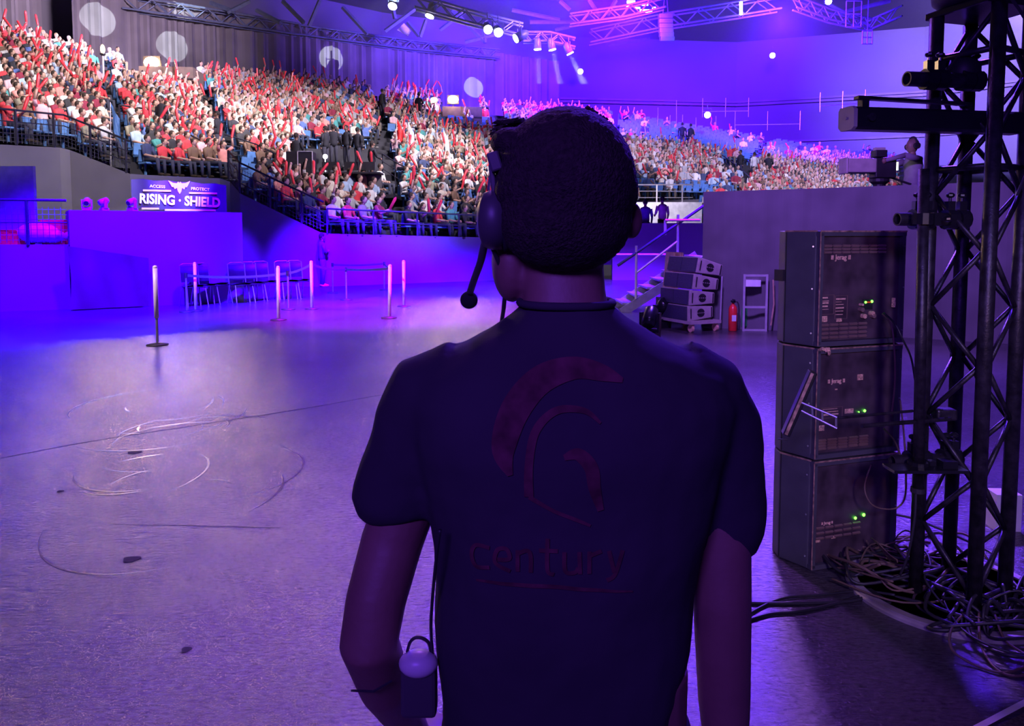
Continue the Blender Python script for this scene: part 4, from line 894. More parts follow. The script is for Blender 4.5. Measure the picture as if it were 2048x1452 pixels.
a, c = P(1482, 4, 45), P(1482, 29, 45); g = MB(); g.tube([a, c], .09, 8); tag(g.build('tube_lamp', M['lamp']), 'short glowing white tube hanging upright near the top edge', 'tube lamp')
# bright translucent roof panels seen between steel
g = MB()
g = MB(); rl = thing('roof_light', 'broken bright roof light glimpsed between trusses, top centre', 'roof light', P(1280, 10, 47))
for x, y, w_, h_ in ((1262, 4, 16, 5), (1290, 9, 12, 4), (1275, 16, 10, 3), (1292, 22, 24, 6), (1256, 12, 6, 4), (1308, 16, 7, 4)):
    g = MB(); p = P(x, y, 47) - P(1280, 10, 47); g.box(p, (w_ * 47 / 1500, .05, h_ * 47 / 1500)); g.build('bright_pane', M['lampsoft'], rl)
rl = thing('roof_light', 'tilted bright roof panel behind struts above the centre crowd', 'roof light', P(812, 58, 49))
g = MB(); g.add([P(x, y, 49) - P(812, 58, 49) for x, y in ((794, 60), (808, 46), (822, 62), (816, 72))], [(0, 3, 2, 1)]); g.build('bright_pane', M['white'], rl)
# five crisp round beams thrown on the curtain
def curtain_pt(px, py):
    d = ray(px, py); sl = d.x / d.y
    for a, c in zip(cpts, cpts[1:]):
        fa, fc = a.x - sl * a.y, c.x - sl * c.y
        if fa * fc <= 0: return P(px, py, a.y + (c.y - a.y) * fa / (fa - fc + 1e-9))
    return P(px, py, 50)
for x, y, rr, Y_ in ((195, 39, 33, 38.5), (345, 93, 30, 42.5), (368, 10, 30, 44), (663, 117, 24.5, 50.5), (947, 175, 20, 56.5), (92, 72, 17, 35)):
    src = Vector((3, 20, 14)); aim = curtain_pt(x, y); D = (aim - src).length; R_ = rr / 1500 * aim.y
    spot('round_beam', src, aim, 110000 * (D / 30) ** 2, (.8, .92, 1.0), math.degrees(2 * math.atan(R_ / D)), .08, .02)
# ------------------------------------------------------------------ right foreground: three cabinets
YAW = math.atan2(.155, .47); CA, SA = math.cos(YAW), math.sin(YAW)
def loc2w(o, x, y, z): return Vector((o[0] + x * CA - y * SA, o[1] + x * SA + y * CA, z))
CO = (1.41, 3.48)
def tolocal(wx, wy): dx, dy = wx - CO[0], wy - CO[1]; return (dx * CA + dy * SA, -dx * SA + dy * CA)
PA, PB, PC = (0, 0), (.505, 0), tolocal(1.315, 3.615); PD = tolocal(1.318, 3.70); PE = tolocal(1.50, 4.12); PF = tolocal(1.96, 4.12)
poly = [PA, PB, PF, PE, PD, PC]
def cabinet(lab, z, h, top, logo, vents, leds, stick, edge):
    r = thing('subwoofer_cabinet', lab, 'speaker cabinet', (*CO, z), YAW, 'black speaker cabinets stacked in the right foreground')
    g = MB(); g.prism(poly, .004, h - .004); g.build('shell', M['cab'], r, bevel=.006)
    # recessed rear panel with lip
    lip = .022; g = MB(); g.box((.2525, -.012, h - lip / 2 - .006), (.505, .03, lip)); g.box((.2525, -.012, lip / 2 + .006), (.505, .03, lip)); g.box((.012, -.012, h / 2), (.018, .03, h - .03)); g.box((.493, -.012, h / 2), (.018, .03, h - .03)); g.build('panel_lip', M['cab'], r)
    g = MB(); g.box((.2525, -.003, h / 2), (.465, .008, h - .06)); g.build('rear_panel', M['cabpanel'], r)
    g = MB(); g.box((.2525, -.028, h - .006), (.505, .004, .007)); g.box(((PA[0] + PC[0]) / 2, (PA[1] + PC[1]) / 2 - .003, h - .005), (.17, .004, .007), math.atan2(PC[1] - PA[1], PC[0] - PA[0])); g.box((.0, -.028, h / 2), (.005, .004, h * .96)); g.build('brown_edge', M['cabedge'], r)  # thin mottled brown strips along the panel and side edges
    g = MB(); g.box((PC[0] + .004, PC[1] - .006, h / 2), (.006, .006, h - .02)); g.build('front_seam', M['seam'], r)
    for zz in (.12, .5, .86):
        g = MB(); g.tube([((PA[0] * .9 + PC[0] * .1), (PA[1] * .9 + PC[1] * .1) - .0, h * zz), ((PA[0] * .9 + PC[0] * .1) - .004, -.006 + (PA[1] * .9 + PC[1] * .1), h * zz)], .004, 8); g.build('screw', M['steel'], r)
        g = MB(); g.tube([(.493, -.027, h * zz), (.493, -.031, h * zz)], .004, 8); g.build('screw', M['steel'], r)
    def U(px): return (px - 1635) / 180 * .475
    for (x0, x1, y0, y1, nx, nz) in vents:
        for j in range(nz):
            for i in range(nx):
                w_ = (x1 - x0) / nx; zz = y0 + (y1 - y0) * j / max(nz - 1, 1)
                g = MB(); g.box((x0 + w_ * (i + .5), -.011, zz), (w_ * .82, .009, .0085), rot=Matrix.Rotation(.5, 3, 'X')); g.build('vent_louvre', M['slot'], r)
    lx, lz, ls = logo
    text(r, 'Jerag', ls, M['print'], r, (lx, -.009, lz), (PI / 2, 0, 0), .001, .0008, sx=.95)
    for s_ in (-1, 1):
        for k in range(3):
            g = MB(); g.box((lx + s_ * ls * 1.45 + (k - 1) * ls * .14, -.009, lz), (ls * .08, .003, ls * .6)); g.build('logo_bar', M['print'], r)
    for x, zz, w_, hh_, k in stick:
        g = MB()
        if k == 's': g.box((x, -.0085, zz), (w_, .003, hh_)); g.build('sticker', M['sticker'], r)
        elif k == 'f':
            for a_, b_, c_, d_ in ((x, zz + hh_ / 2, w_, .0014), (x, zz - hh_ / 2, w_, .0014), (x - w_ / 2, zz, .0014, hh_), (x + w_ / 2, zz, .0014, hh_)): g.box((a_, -.0085, b_), (c_, .003, d_))
            g.build('printed_frame', M['slot'], r)
            g = MB(); q_ = 0; zz2 = zz + hh_ * .36
            while zz2 > zz - hh_ * .4:
                ww = w_ * random.uniform(.45, .85); g.box((x - w_ * .45 + ww / 2, -.009, zz2), (ww, .002, random.choice([.002, .003, .007]))); zz2 -= random.uniform(.009, .016)
            g.build('printed_lines', M['print'], r)
    for x, zz, s_ in leds:
        g = MB(); g.ell((x, -.012, zz), (s_, .005, s_), 10, 6); g.build('green_led', M['led'], r)
    if edge: edge(r, h)
    return r
def topedge(r, h):
    g = MB(); g.box((.3, -.0088, .195), (.058, .003, .05)); g.build('indicator_window', M['seam'], r)
    for x in (.29, .3, .31): g = MB(); g.box((x + .003, -.0125, .205), (.006, .003, .006)); g.build('red_led', M['redled'], r)
    for x, zz, k in ((.255, .172, 'slot'), (.255, .195, 'print'), (.27, .14, 'sticker'), (.318, .152, 'sticker'), (.325, .14, 'slot')):
        g = MB(); g.tube([(x, -.006, zz), (x, -.028, zz)], .011 if k != 'print' else .006, 12); g.build('connector', M[k], r)
    g = MB(); g.box((.445, -.02, .2), (.012, .012, .045)); g.build('side_latch', M['sticker'], r)
    for a_, b_ in ((.18, 1), (-.02, -1)):
        pass
    c_ = ((PC[0] + PA[0]) / 2, (PC[1] + PA[1]) / 2); an = math.atan2(PC[1] - PA[1], PC[0] - PA[0])
    g = MB(); g.box((PC[0] + .006, PC[1] - .012, .33), (.075, .004, .055), an); g.box((PC[0] - .012, PC[1] + .028, .33), (.004, .06, .055)); g.build('tape_patch', M['tapeblack'], r)
H = .535
cabinet('grey-black cabinet on top of the foreground stack, with vents and two green lights', 1.07, .548, True, (.135, .42, .034), [(.03, .40, .475, .445, 7, 3), (.02, .30, .105, .045, 5, 4)], [(.285, .205, .006), (.322, .208, .007)],
        [(.06, .2, .085, .09, 'f'), (.145, .185, .07, .11, 'f'), (.045, .133, .042, .028, 's'), (.135, .125, .03, .016, 's')], topedge)
cabinet('grey-black cabinet in the middle of the foreground stack, behind the small light bracket', .535, H, False, (.13, .37, .03), [(.02, .33, .09, .05, 5, 4)], [(.30, .215, .007), (.265, .212, .003)], [(.27, .38, .032, .028, 's'), (.05, .15, .034, .026, 's'), (.21, .22, .05, .022, 's'), (.13, .33, .012, .006, 's'), (.11, .22, .12, .05, 'f')], None)
cabinet('grey-black cabinet at the bottom of the foreground stack, with two green lights low', 0.0, H, False, (.1, .22, .02), [(.03, .3, .2, .15, 5, 3)], [(.265, .225, .0075), (.315, .235, .0085)], [(.045, .14, .032, .018, 's'), (.14, .145, .024, .012, 's')], None)
# crumpled tape on the seam
g = MB(); p = loc2w(CO, .03, -.03, 1.055)
for i in range(5): g.box(p + Vector((random.uniform(-.03, .03), -.005, random.uniform(-.012, .012))), (.022, .008, .014), rot=Euler((random.random(), random.random() * 2, random.random() * 2)).to_matrix())
tag(g.build('tape_scrap', M['sticker']), 'crumpled pale tape at the seam below the top cabinet', 'tape')
# ------------------------------------------------------------------ truss tower
base_c = Vector((1.95, 3.25, 0)); R0 = .425
r = thing('tower_base', 'round worn steel base plate under the truss tower', 'base plate', base_c)
g = MB(); g.lathe((0, 0, 0), [(R0, 0), (R0, .012), (R0 - .006, .018), (0.001, .018)], 56); g.build('plate', M['baseplate'], r)
g = MB(); g.lathe((0, 0, 0), [(R0 - .012, .018), (R0 - .012, .026), (R0 - .05, .026), (R0 - .05, .018)], 56); g.build('rim', M['baseplate'], r)
g = MB(); g.lathe((-.06, -.17, 0), [(.17, .018), (.17, .022), (.16, .022), (.16, .018)], 40); g.build('ring_mark', M['cabpanel'], r)
for a_, w_ in ((3.35, .13), (4.5, .15), (5.2, .12)):
    g = MB(); g.box((math.cos(a_) * .36, math.sin(a_) * .36, .0215), (w_, .03, .008), a_ + PI / 2); g.build('slot', M['seam'], r)
tw = [Vector((1.78, 3.21, 0)), Vector((1.90, 2.99, 0)), Vector((2.10, 3.10, 0)), Vector((1.985, 3.315, 0))]
TZ0, TZ1 = .03, 2.50
tt = thing('truss_tower', 'black four-chord truss tower standing at the right', 'truss tower', tw[0] + Vector((0, 0, TZ0)))
o0 = tw[0] + Vector((0, 0, TZ0))
for p in tw: g = MB(); g.tube([p + Vector((0, 0, TZ0)) - o0, p + Vector((0, 0, TZ1)) - o0], .0285, 20); g.build('chord', M['truss'], tt, True)
PERZ = .235
for f in range(4):
    a, c = tw[f], tw[(f + 1) % 4]; z = .12; k = (f % 2)
    while z + PERZ < TZ1:
        p, q = (a, c) if k % 2 else (c, a); d = (q - p).normalized() * .02
        g = MB(); g.tube([p + d + Vector((0, 0, z)) - o0, q - d + Vector((0, 0, z + PERZ)) - o0], .0105, 10); g.build('brace', M['truss'], tt, True); z += PERZ; k += 1
    for zz in (.09, 1.87, 2.33): g = MB(); g.tube([a + Vector((0, 0, zz)) - o0, c + Vector((0, 0, zz)) - o0], .0125, 10); g.build('ring_bar', M['truss'], tt, True)
# top light: flat drum base with yoke above
tc = (tw[0] + tw[2]) / 2; tl = thing('moving_head_light', 'big black moving head light mounted on top of the truss tower', 'stage light', Vector((tc.x, tc.y, 2.50)), .3)
g = MB(); g.box((0, 0, .015), (.3, .3, .03)); g.build('mounting_plate', M['blackgloss'], tl, bevel=.005)
g = MB(); g.lathe((0, 0, .03), [(.16, 0), (.2, .03), (.21, .1), (.19, .15), (.12, .17)], 36); b_ = g.build('base', M['black'], tl, True); b_.scale = (1, .9, 1)
g = MB(); g.box((0, -.0, .22), (.2, .14, .1)); g.box((-.13, 0, .42), (.055, .13, .36), rot=Matrix.Rotation(-.1, 3, 'Y')); g.box((.13, 0, .42), (.055, .13, .36), rot=Matrix.Rotation(.1, 3, 'Y')); g.build('yoke', M['black'], tl, bevel=.015)
g = MB(); g.ell((0, 0, .6), (.13, .17, .15), 20, 12); g.build('lamp_head', M['black'], tl, True)
g = MB(); g.tube(smooth_path([(-.2, -.2, .08), (-.12, -.28, -.1), (-.02, -.26, -.25), (.04, -.24, -.5), (-.02, -.2, -.75)], 5), .006, 6); g.build('power_lead', M['cable'], tl)
# horizontal stub pipes with half couplers
def clamp(parent, c, ax):
    g = MB(); c = Vector(c); g.tube([c - ax * .022, c + ax * .022], .042, 12); x, y = basis(ax); g.box(c + y * .05, (.03, .03, .05)); g.tube([c + y * .05, c + y * .105], .006, 6); g.ell(c + y * .1, (.018, .018, .012), 8, 5); g.build('coupler', M['blackgloss'], parent)
def stub(lab, z, x0px, x1px, Yl, rad=.027, extra=()):
    a = P(x0px, 468, Yl); c = P(x1px, 468, Yl + .05); a.z = c.z = z; r = thing('pipe_arm', lab, 'pipe', a, group='pipe arms on the truss tower'); d = (c - a)
    pts = [Vector((0, 0, 0)), d]; g = MB(); n = 20
    x, y = basis(d); ro = []
    for rr_, pp in ((rad * .8, d * .0 + d.normalized() * .03), (rad * .8, Vector((0, 0, 0))), (rad, Vector((0, 0, 0))), (rad, d)): ro.append([pp + (x * math.cos(2 * PI * k / n) + y * math.sin(2 * PI * k / n)) * rr_ for k in range(n)])
    g.loft(ro); g.build('pipe', M['truss'], r, False)
    for t in extra: clamp(r, d * t, d.normalized())
    return r
stub('short black pipe arm high on the tower, above the long light bar', 2.225, 1802, 1945, 3.08, .03, (.3, .45, .8, .95))
stub('short black pipe arm at mid height, beside the top of the cabinet stack', 1.66, 1793, 1932, 3.1, .027, (.28, .42, .75, .92))
stub('short black pipe arm low on the tower, under the small bracket', .645, 1800, 1935, 3.1, .026, (.3, .45, .8, .92))
# motor-like lump beside the upper arm
g = MB(); g.lathe((0, 0, 0), [(.02, 0), (.05, .02), (.06, .07), (.05, .12), (.02, .13)], 16); o = g.build('clamp_knob', M['black'], smooth=True); o.location = P(1925, 178, 3.15); tag(o, 'dark rounded lump beside the upper pipe arm', 'fitting')
# vertical pipe clamped to the arms
a, c = P(1848, 338, 3.03), P(1836, 975, 3.03); g = MB(); g.tube([a, c], .0215, 20); r = thing('clamped_pipe', 'upright black pipe held by clamps left of the tower', 'pipe', c); g.v = [tuple(Vector(v) - c) for v in g.v]; g.build('pipe', M['truss'], r, True)
g = MB(); g.tube([(0, 0, 0), (0, 0, -.02)], .028, 18); g.build('end_cap', M['black'], r)
for zz in (.645, 1.66): clamp(r, Vector(((a.x - c.x) * (zz - c.z) / (a.z - c.z), 0, zz - c.z)), Vector((0, 0, 1)))
# plate at the low arm
g = MB(); g.box((0, 0, 0), (.3, .1, .012)); g.box((.09, 0, .02), (.06, .05, .03)); o = g.build('mounting_plate', M['blackgloss']); o.location = P(1850, 937, 3.0); tag(o, 'flat black plate clamped at the low pipe arm', 'plate')
# long light bar
a = P(1692, 237, 2.95); c = P(2032, 247, 3.12); d = c - a; ln = d.length; yaw = math.atan2(d.y, d.x); lb = thing('light_bar', 'long black light bar fixed across the tower, pale end cap', 'light bar', a, yaw)
lb.rotation_euler = (0, -math.atan2(d.z, math.hypot(d.x, d.y)), yaw)
prof = [(-.045, -.035), (-.03, -.045), (.03, -.045), (.045, -.03), (.045, .03), (.035, .042), (-.03, .042), (-.045, .03)]
g = MB(); g.loft([[Vector((x, y, z)) for y, z in prof] for x in (0.012, ln)]); g.build('housing', M['blackgloss'], lb)
g = MB(); g.loft([[Vector((x, y * 1.04, z * 1.04)) for y, z in prof] for x in (0, .016)]); g.tube([(-.003, 0, 0), (.002, 0, 0)], .006, 8); g.build('end_cap', M['greybox'], lb)
g = MB(); g.box((.3, -.005, .075), (.52, .03, .012), rot=Matrix.Rotation(.02, 3, 'Y')); g.box((.075, 0, .058), (.03, .03, .045)); g.build('bracket', M['truss'], lb)
g = MB(); g.tube([(.075, -.046, 0), (.075, -.056, 0)], .016, 14); g.build('tilt_knob', M['truss'], lb)
# small light on a perforated arm in front of the middle cabinet
hd_ = P(1598, 806, 3.02); sl = thing('work_light', 'slim tilted light head on a slotted bracket before the middle cabinet', 'work light', hd_)
R = Matrix.Rotation(-math.radians(62), 3, 'Y').to_3x3(); ax = (P(1625, 745, 3.0) - P(1570, 872, 3.02)); aL = ax.length; q = ax.to_track_quat('X', 'Z').to_matrix()
g = MB(); g.box((0, 0, 0), (aL, .055, .03), rot=q); g.build('light_head', M['blackgloss'], sl, bevel=.004)
g = MB(); g.box(q @ Vector((0, -.03, .005)), (aL * .96, .006, .012), rot=q); g.build('head_trim', M['cabedge'], sl)
def rel(px, py, Y): return P(px, py, Y) - hd_
a1, a2, b1, b2 = rel(1598, 803, 3.0), rel(1674, 835, 2.92), rel(1600, 820, 3.0), rel(1674, 857, 2.92)
g = MB(); g.tube([a1, a2], .0045, 8); g.tube([b1, b2], .0045, 8)
for t in (0.02, .35, .62, .98): g.tube([a1.lerp(a2, t), b1.lerp(b2, t)], .004, 6)
g.build('slotted_arm', M['steel'], sl)
g = MB(); g.tube([rel(1674, 836, 2.92), rel(1825, 822, 3.05)], .006, 8); g.build('cross_bar', M['truss'], sl); g = MB(); g.tube([rel(1724, 852, 2.95), rel(1900, 838, 3.08)], .009, 8); g.build('lower_bar', M['truss'], sl)
g = MB(); g.box(rel(1888, 828, 3.2), (.09, .06, .05)); g.build('far_joint', M['truss'], sl, bevel=.01); g = MB(); g.tube([rel(1575, 880, 3.02), rel(1556, 878, 3.02)], .003, 6); g.build('cable_tail', M['cable'], sl)
# ------------------------------------------------------------------ cables
def cable(lab, pts, r_=.006, m='cable', n=6, group='loose cables at the tower foot'):
    g = MB(); g.tube(smooth_path(pts, n), r_, 6); return tag(g.build('cable', M[m], smooth=True), lab, 'cable', group)
def FL(px, py, z=.008): return G(px, py, z)
cable('long black cable on the floor from the tower to the person side, upper one', [FL(1490, 1206), FL(1600, 1207), FL(1700, 1202), FL(1760, 1190), loc2w((1.75, 3.1), 0, 0, .03)], .008)
cable('black cable curving down left across the floor from the base plate', [FL(1480, 1246), FL(1540, 1228), FL(1600, 1223), FL(1680, 1205), FL(1760, 1180), FL(1830, 1170, .03)], .007)
cable('thin cable meeting the others at the floor left of the base plate', [FL(1490, 1232), FL(1560, 1198), FL(1640, 1190), FL(1720, 1182), FL(1790, 1190, .03)], .006)
cable('cable hanging straight down from the upright pipe', [P(1832, 978, 3.02), P(1829, 1040, 3.02), P(1816, 1110, 3.05), P(1800, 1150, 3.1)], .005)
cable('brown cable looping on the face of the bottom cabinet', [P(1742, 930, 3.42), P(1729, 975, 3.38), P(1745, 1010, 3.36), P(1785, 1018, 3.36), P(1808, 1000, 3.35), P(1812, 950, 3.3), P(1808, 870, 3.3), P(1800, 800, 3.35)], .004, 'cablebrown')
cable('pair of brown cables from the top cabinet sockets, left strand', [P(1765, 628, 3.5), P(1782, 650, 3.42), P(1788, 690, 3.4), P(1790, 760, 3.4), P(1783, 830, 3.42)], .0045, 'cablebrown')
cable('pair of brown cables from the top cabinet sockets, right strand', [P(1768, 626, 3.5), P(1790, 648, 3.42), P(1806, 680, 3.38), P(1822, 715, 3.2), P(1830, 760, 3.15)], .0045, 'cable')
cable('brown cable sagging from the middle cabinet sockets to the low arm', [P(1768, 858, 3.5), P(1788, 880, 3.3), P(1802, 912, 3.15), P(1815, 930, 3.1)], .004, 'cablebrown')
for i in range(5):
    cable('thin lead fanning out of the bottom cabinet, %s of five' % ['highest', 'second', 'third', 'fourth', 'lowest'][i], [P(1742 + 5 * i, 1076 + 4 * i, 3.45), P(1755 + 6 * i, 1085 + 9 * i, 3.38), P(1780 + 3 * i, 1110 + 4 * i, 3.32), P(1795, 1120 + i, 3.28)], .003, 'cablebrown')
rnd = random.Random(11)
spots_ = ['by the left tower leg', 'across the front of the base plate', 'behind the tower legs', 'right of the tower legs', 'between the cabinet and the tower', 'round the near tower leg']
for i in range(34):
    cx, cy = [(1.76, 3.36), (1.95, 3.02), (2.0, 3.55), (2.22, 3.0), (1.75, 3.45), (2.0, 2.85)][i % 6]
    pts = []; a0 = rnd.uniform(0, 6.28); rr_ = rnd.uniform(.1, .24); ns = rnd.choice([6, 7, 8])
    for k in range(ns):
        a_ = a0 + k * rnd.uniform(.7, 1.1); q_ = rr_ * rnd.uniform(.7, 1.3)
        pts.append(Vector((cx + math.cos(a_) * q_ * 1.2, cy + math.sin(a_) * q_, .03 + rnd.uniform(0, .11) * (1 if k % 2 else .3))))
    cable('tangled dark cable %s, %s loop' % (spots_[i % 6], ['lowest', 'second', 'third', 'fourth', 'fifth', 'topmost'][i // 6]), pts, rnd.choice([.0045, .006, .0075]), 'cable' if i % 4 else 'cablebrown')
cable('wide loop of thin cable drooping off the front of the base plate', [FL(1930, 1225, .06), FL(1902, 1260, .05), FL(1905, 1300, .03), FL(1950, 1330), FL(2010, 1345), FL(2060, 1320), FL(2010, 1280, .03), FL(1990, 1230, .08)], .005, 'cablebrown')
cable('second thin loop lying at the right front of the base plate', [FL(1958, 1225, .09), FL(1962, 1290, .03), FL(1995, 1340), FL(2040, 1352), FL(2090, 1330)], .005, 'cablebrown')
# pale carton behind tower
g = MB(); g.prism([(-.07, -.05), (.06, -.06), (.07, .05), (-.06, .06)], 0, .2); o = g.build('small_carton', M['white']); o.location = G(2005, 1055) ; tag(o, 'small white carton on the floor behind the tower at the right edge', 'carton')
# ------------------------------------------------------------------ the person in front
PY = 1.10
def PZ(py, Y=PY): return P(1024, py, Y).z
def PX(px, Y=PY): return P(px, 570, Y).x if False else (px - 1024) / 1500 * (Y / (math.cos(PITCH) ** 2)) * .9954
def Q(px, py, Y=PY): return P(px, py, Y)
pc = Q(1135, 700); PB_ = Vector((pc.x, PY, 0))
per = thing('person', 'person seen from behind in a black printed T-shirt wearing a headset', 'person', PB_)
def L_(v): return Vector(v) - PB_
def ring(xl, xr, z, depth, yc, n=28, p=2.3, back=1.0):
    c = (xl + xr) / 2; w = (xr - xl) / 2; out = []
    for k in range(n):
        t = 2 * PI * k / n; cx, sy = math.cos(t), math.sin(t)
        out.append(Vector((c + w * math.copysign(abs(cx) ** (2 / p), cx), yc + depth * math.copysign(abs(sy) ** (2 / p), sy), z)))
    return out
def rs(rows, depth_add=0.0, grow=0.0):
    out = []
    for xl, xr, py, dep, yo in rows:
        a, b_ = Q(xl, py), Q(xr, py); out.append([L_(v) for v in ring(a.x - grow, b_.x + grow, a.z, dep + depth_add, PY + yo)])
    return out
def remesh(o, vs_, sm=4, sf=.6):
    m = o.modifiers.new('remesh', 'REMESH'); m.mode = 'VOXEL'; m.voxel_size = vs_; m.use_smooth_shade = True
    s_ = o.modifiers.new('smooth', 'SMOOTH'); s_.iterations = sm; s_.factor = sf; return o
# skin body: torso core, neck, head, arms, hands, legs
HC = L_(Q(1130, 402)); HC.y = .02
YH = Matrix.Rotation(.32, 3, 'Z')
body = MB()
body.loft(rs([(920, 1310, 1500, .09, .0), (910, 1330, 1300, .09, 0), (900, 1375, 1050, .1, 0), (880, 1400, 850, .1, 0), (930, 1340, 740, .075, 0), (1000, 1270, 670, .07, .0), (1045, 1222, 620, .062, .015)]))
body.loft(rs([(1040, 1228, 640, .062, .01), (1048, 1214, 590, .058, .02), (1046, 1212, 545, .06, .03), (1050, 1210, 480, .065, .035)]))
body.ell(HC + Vector((0, .005, -.004)), (.084, .1, .118), 24, 16, rot=YH)
fc = lambda x, y, z: HC + YH @ Vector((x, y, z))
body.ell(fc(0, .045, -.075), (.058, .055, .06), 18, 12, rot=YH)      # jaw
body.ell(L_(Q(1024, 525, 1.15)), (.032, .05, .062), 16, 10); body.ell(fc(0, .108, -.02), (.013, .02, .03), 10, 8, rot=YH)         # nose
body.ell(fc(0, .09, -.07), (.026, .014, .01), 10, 6, rot=YH)          # lips
body.ell(fc(0, .088, .028), (.055, .02, .012), 12, 6, rot=YH)        # brow
def earat(s_):
    c = fc(s_ * .088, .0, -.02); body.ell(c, (.01, .022, .034), 12, 8, rot=YH @ Matrix.Rotation(-s_ * .35, 3, 'Z'))
earat(-1)
e2 = L_(Q(1266, 440)); e2.y = HC.y - .0; body.ell(e2, (.018, .02, .03), 12, 8); body.tube([e2, HC + Vector((.07, 0, -.03))], .02, 8)
def limb(pts, rr): body.tube([L_(p) for p in pts], rr, 18)
# left arm: upper arm hangs back, forearm swings forward
limb([Q(875, 815, 1.12), Q(830, 960, 1.13), Q(785, 1080, 1.12), Q(752, 1200, 1.09), Q(738, 1285, 1.07), Q(770, 1370, 1.14), Q(812, 1440, 1.24), Q(840, 1480, 1.31)], [.05, .047, .048, .0455, .044, .041, .032, .024])
limb([Q(735, 1270, 1.075), Q(722, 1295, 1.07)], [.036, .026])
# right arm hangs
limb([Q(1415, 820, 1.12), Q(1432, 960, 1.13), Q(1442, 1080, 1.12), Q(1444, 1200, 1.11), Q(1446, 1300, 1.11), Q(1448, 1400, 1.12), Q(1452, 1500, 1.13), Q(1456, 1560, 1.14)], [.052, .046, .045, .044, .042, .040, .034, .023])
def hand(w, dirv, side, curl, thumb):
    """palm, four unequal bent fingers and a thumb leaving the side of the palm"""
    w = L_(w); d = Vector(dirv).normalized(); s = Vector(side).normalized(); nrm = d.cross(s).normalized()
    body.tube([w - d * .02, w + d * .03, w + d * .075], [.024, .036, .036], 14, squash=.55) if False else body.ell(w + d * .042, (.04, .018, .052), 16, 10, rot=Matrix((s, nrm, d)).transposed())
    for i, (off, ln_, ) in enumerate(((-.03, .068), (-.01, .078), (.01, .073), (.03, .056))):
        p0 = w + d * .075 + s * off * .95; a1_ = curl * .5; a2_ = curl * 1.3; a3_ = curl * 1.9
        q1 = p0 + (d * math.cos(a1_) + nrm * math.sin(a1_)) * ln_ * .42 + s * off * .1; q2 = q1 + (d * math.cos(a2_) + nrm * math.sin(a2_)) * ln_ * .32; q3 = q2 + (d * math.cos(a3_) + nrm * math.sin(a3_)) * ln_ * .26
        body.tube([p0 - d * .02, p0, q1, q2, q3], [.0095, .0095, .0088, .0082, .0065], 10)
    t0 = w + d * .02 + s * thumb * .03; t1 = t0 + (d * .6 + s * thumb * .6 + nrm * .5).normalized() * .035; t2 = t1 + (d * .8 + nrm * .55).normalized() * .03
    body.tube([t0 - d * .01, t0, t1, t2], [.013, .0125, .0105, .008], 10)
hand(Q(838, 1478, 1.305), (.25, .95, -.15), (.9, -.25, .1), .8, 1)
hand(Q(1456, 1555, 1.14), (.02, .12, -1), (.1, 1, .1), .45, 1)
for s_ in (-1, 1):
    x = s_ * .1; body.tube([(x, 0, .95), (x * 1.05, .01, .7), (x * 1.1, .02, .5), (x * 1.1, 0, .3), (x * 1.05, -.02, .08)], [.085, .08, .058, .055, .038], 16)
    body.ell((x * 1.05, .05, .045), (.04, .12, .04), 14, 8)
bo_ = body.build('body', M['skin'], per, True); remesh(bo_, .005, 6, .5)
# T-shirt
sh = MB()
sh.loft(rs([(893, 1336, 1520, .125, 0), (884, 1344, 1400, .125, 0), (874, 1372, 1300, .125, 0), (869, 1384, 1180, .125, 0), (866, 1404, 1080, .13, 0), (850, 1425, 980, .135, 0), (828, 1452, 880, .135, -.005), (812, 1470, 800, .125, -.005), (835, 1445, 745, .112, -.005), (890, 1385, 705, .1, 0), (958, 1310, 668, .085, .005), (1012, 1258, 640, .078, .01), (1036, 1232, 618, .074, .012), (1042, 1224, 606, .071, .014)]))
def sleeve(pts, rr): sh.tube([L_(p) for p in pts], rr, 20)
sleeve([Q(930, 765, 1.1), Q(862, 790, 1.11), Q(835, 850, 1.12), Q(815, 930, 1.13), Q(803, 990, 1.14), Q(806, 1020, 1.14)], [.068, .07, .068, .071, .077, .066])
sleeve([Q(1350, 765, 1.1), Q(1410, 792, 1.11), Q(1437, 850, 1.12), Q(1446, 930, 1.13), Q(1450, 1010, 1.14), Q(1450, 1060, 1.14), Q(1450, 1100, 1.14)], [.068, .066, .062, .062, .066, .064, .05])
so = sh.build('t_shirt', M['shirt'], per, True); remesh(so, .006, 10, .6)
tx = bpy.data.textures.new('cloth_folds', 'CLOUDS'); tx.noise_scale = .12; dm = so.modifiers.new('folds', 'DISPLACE'); dm.texture = tx; dm.strength = .014; dm.mid_level = .5; dm.texture_coords = 'LOCAL'
# collar
g = MB(); cl = [L_(v) for v in ring(Q(1040, 606).x, Q(1226, 606).x, Q(1040, 606).z, .074, PY + .014, 32)]; cl.append(cl[0]); g.tube(cl, .006, 8); g.build('collar', M['shirt'], per, True)
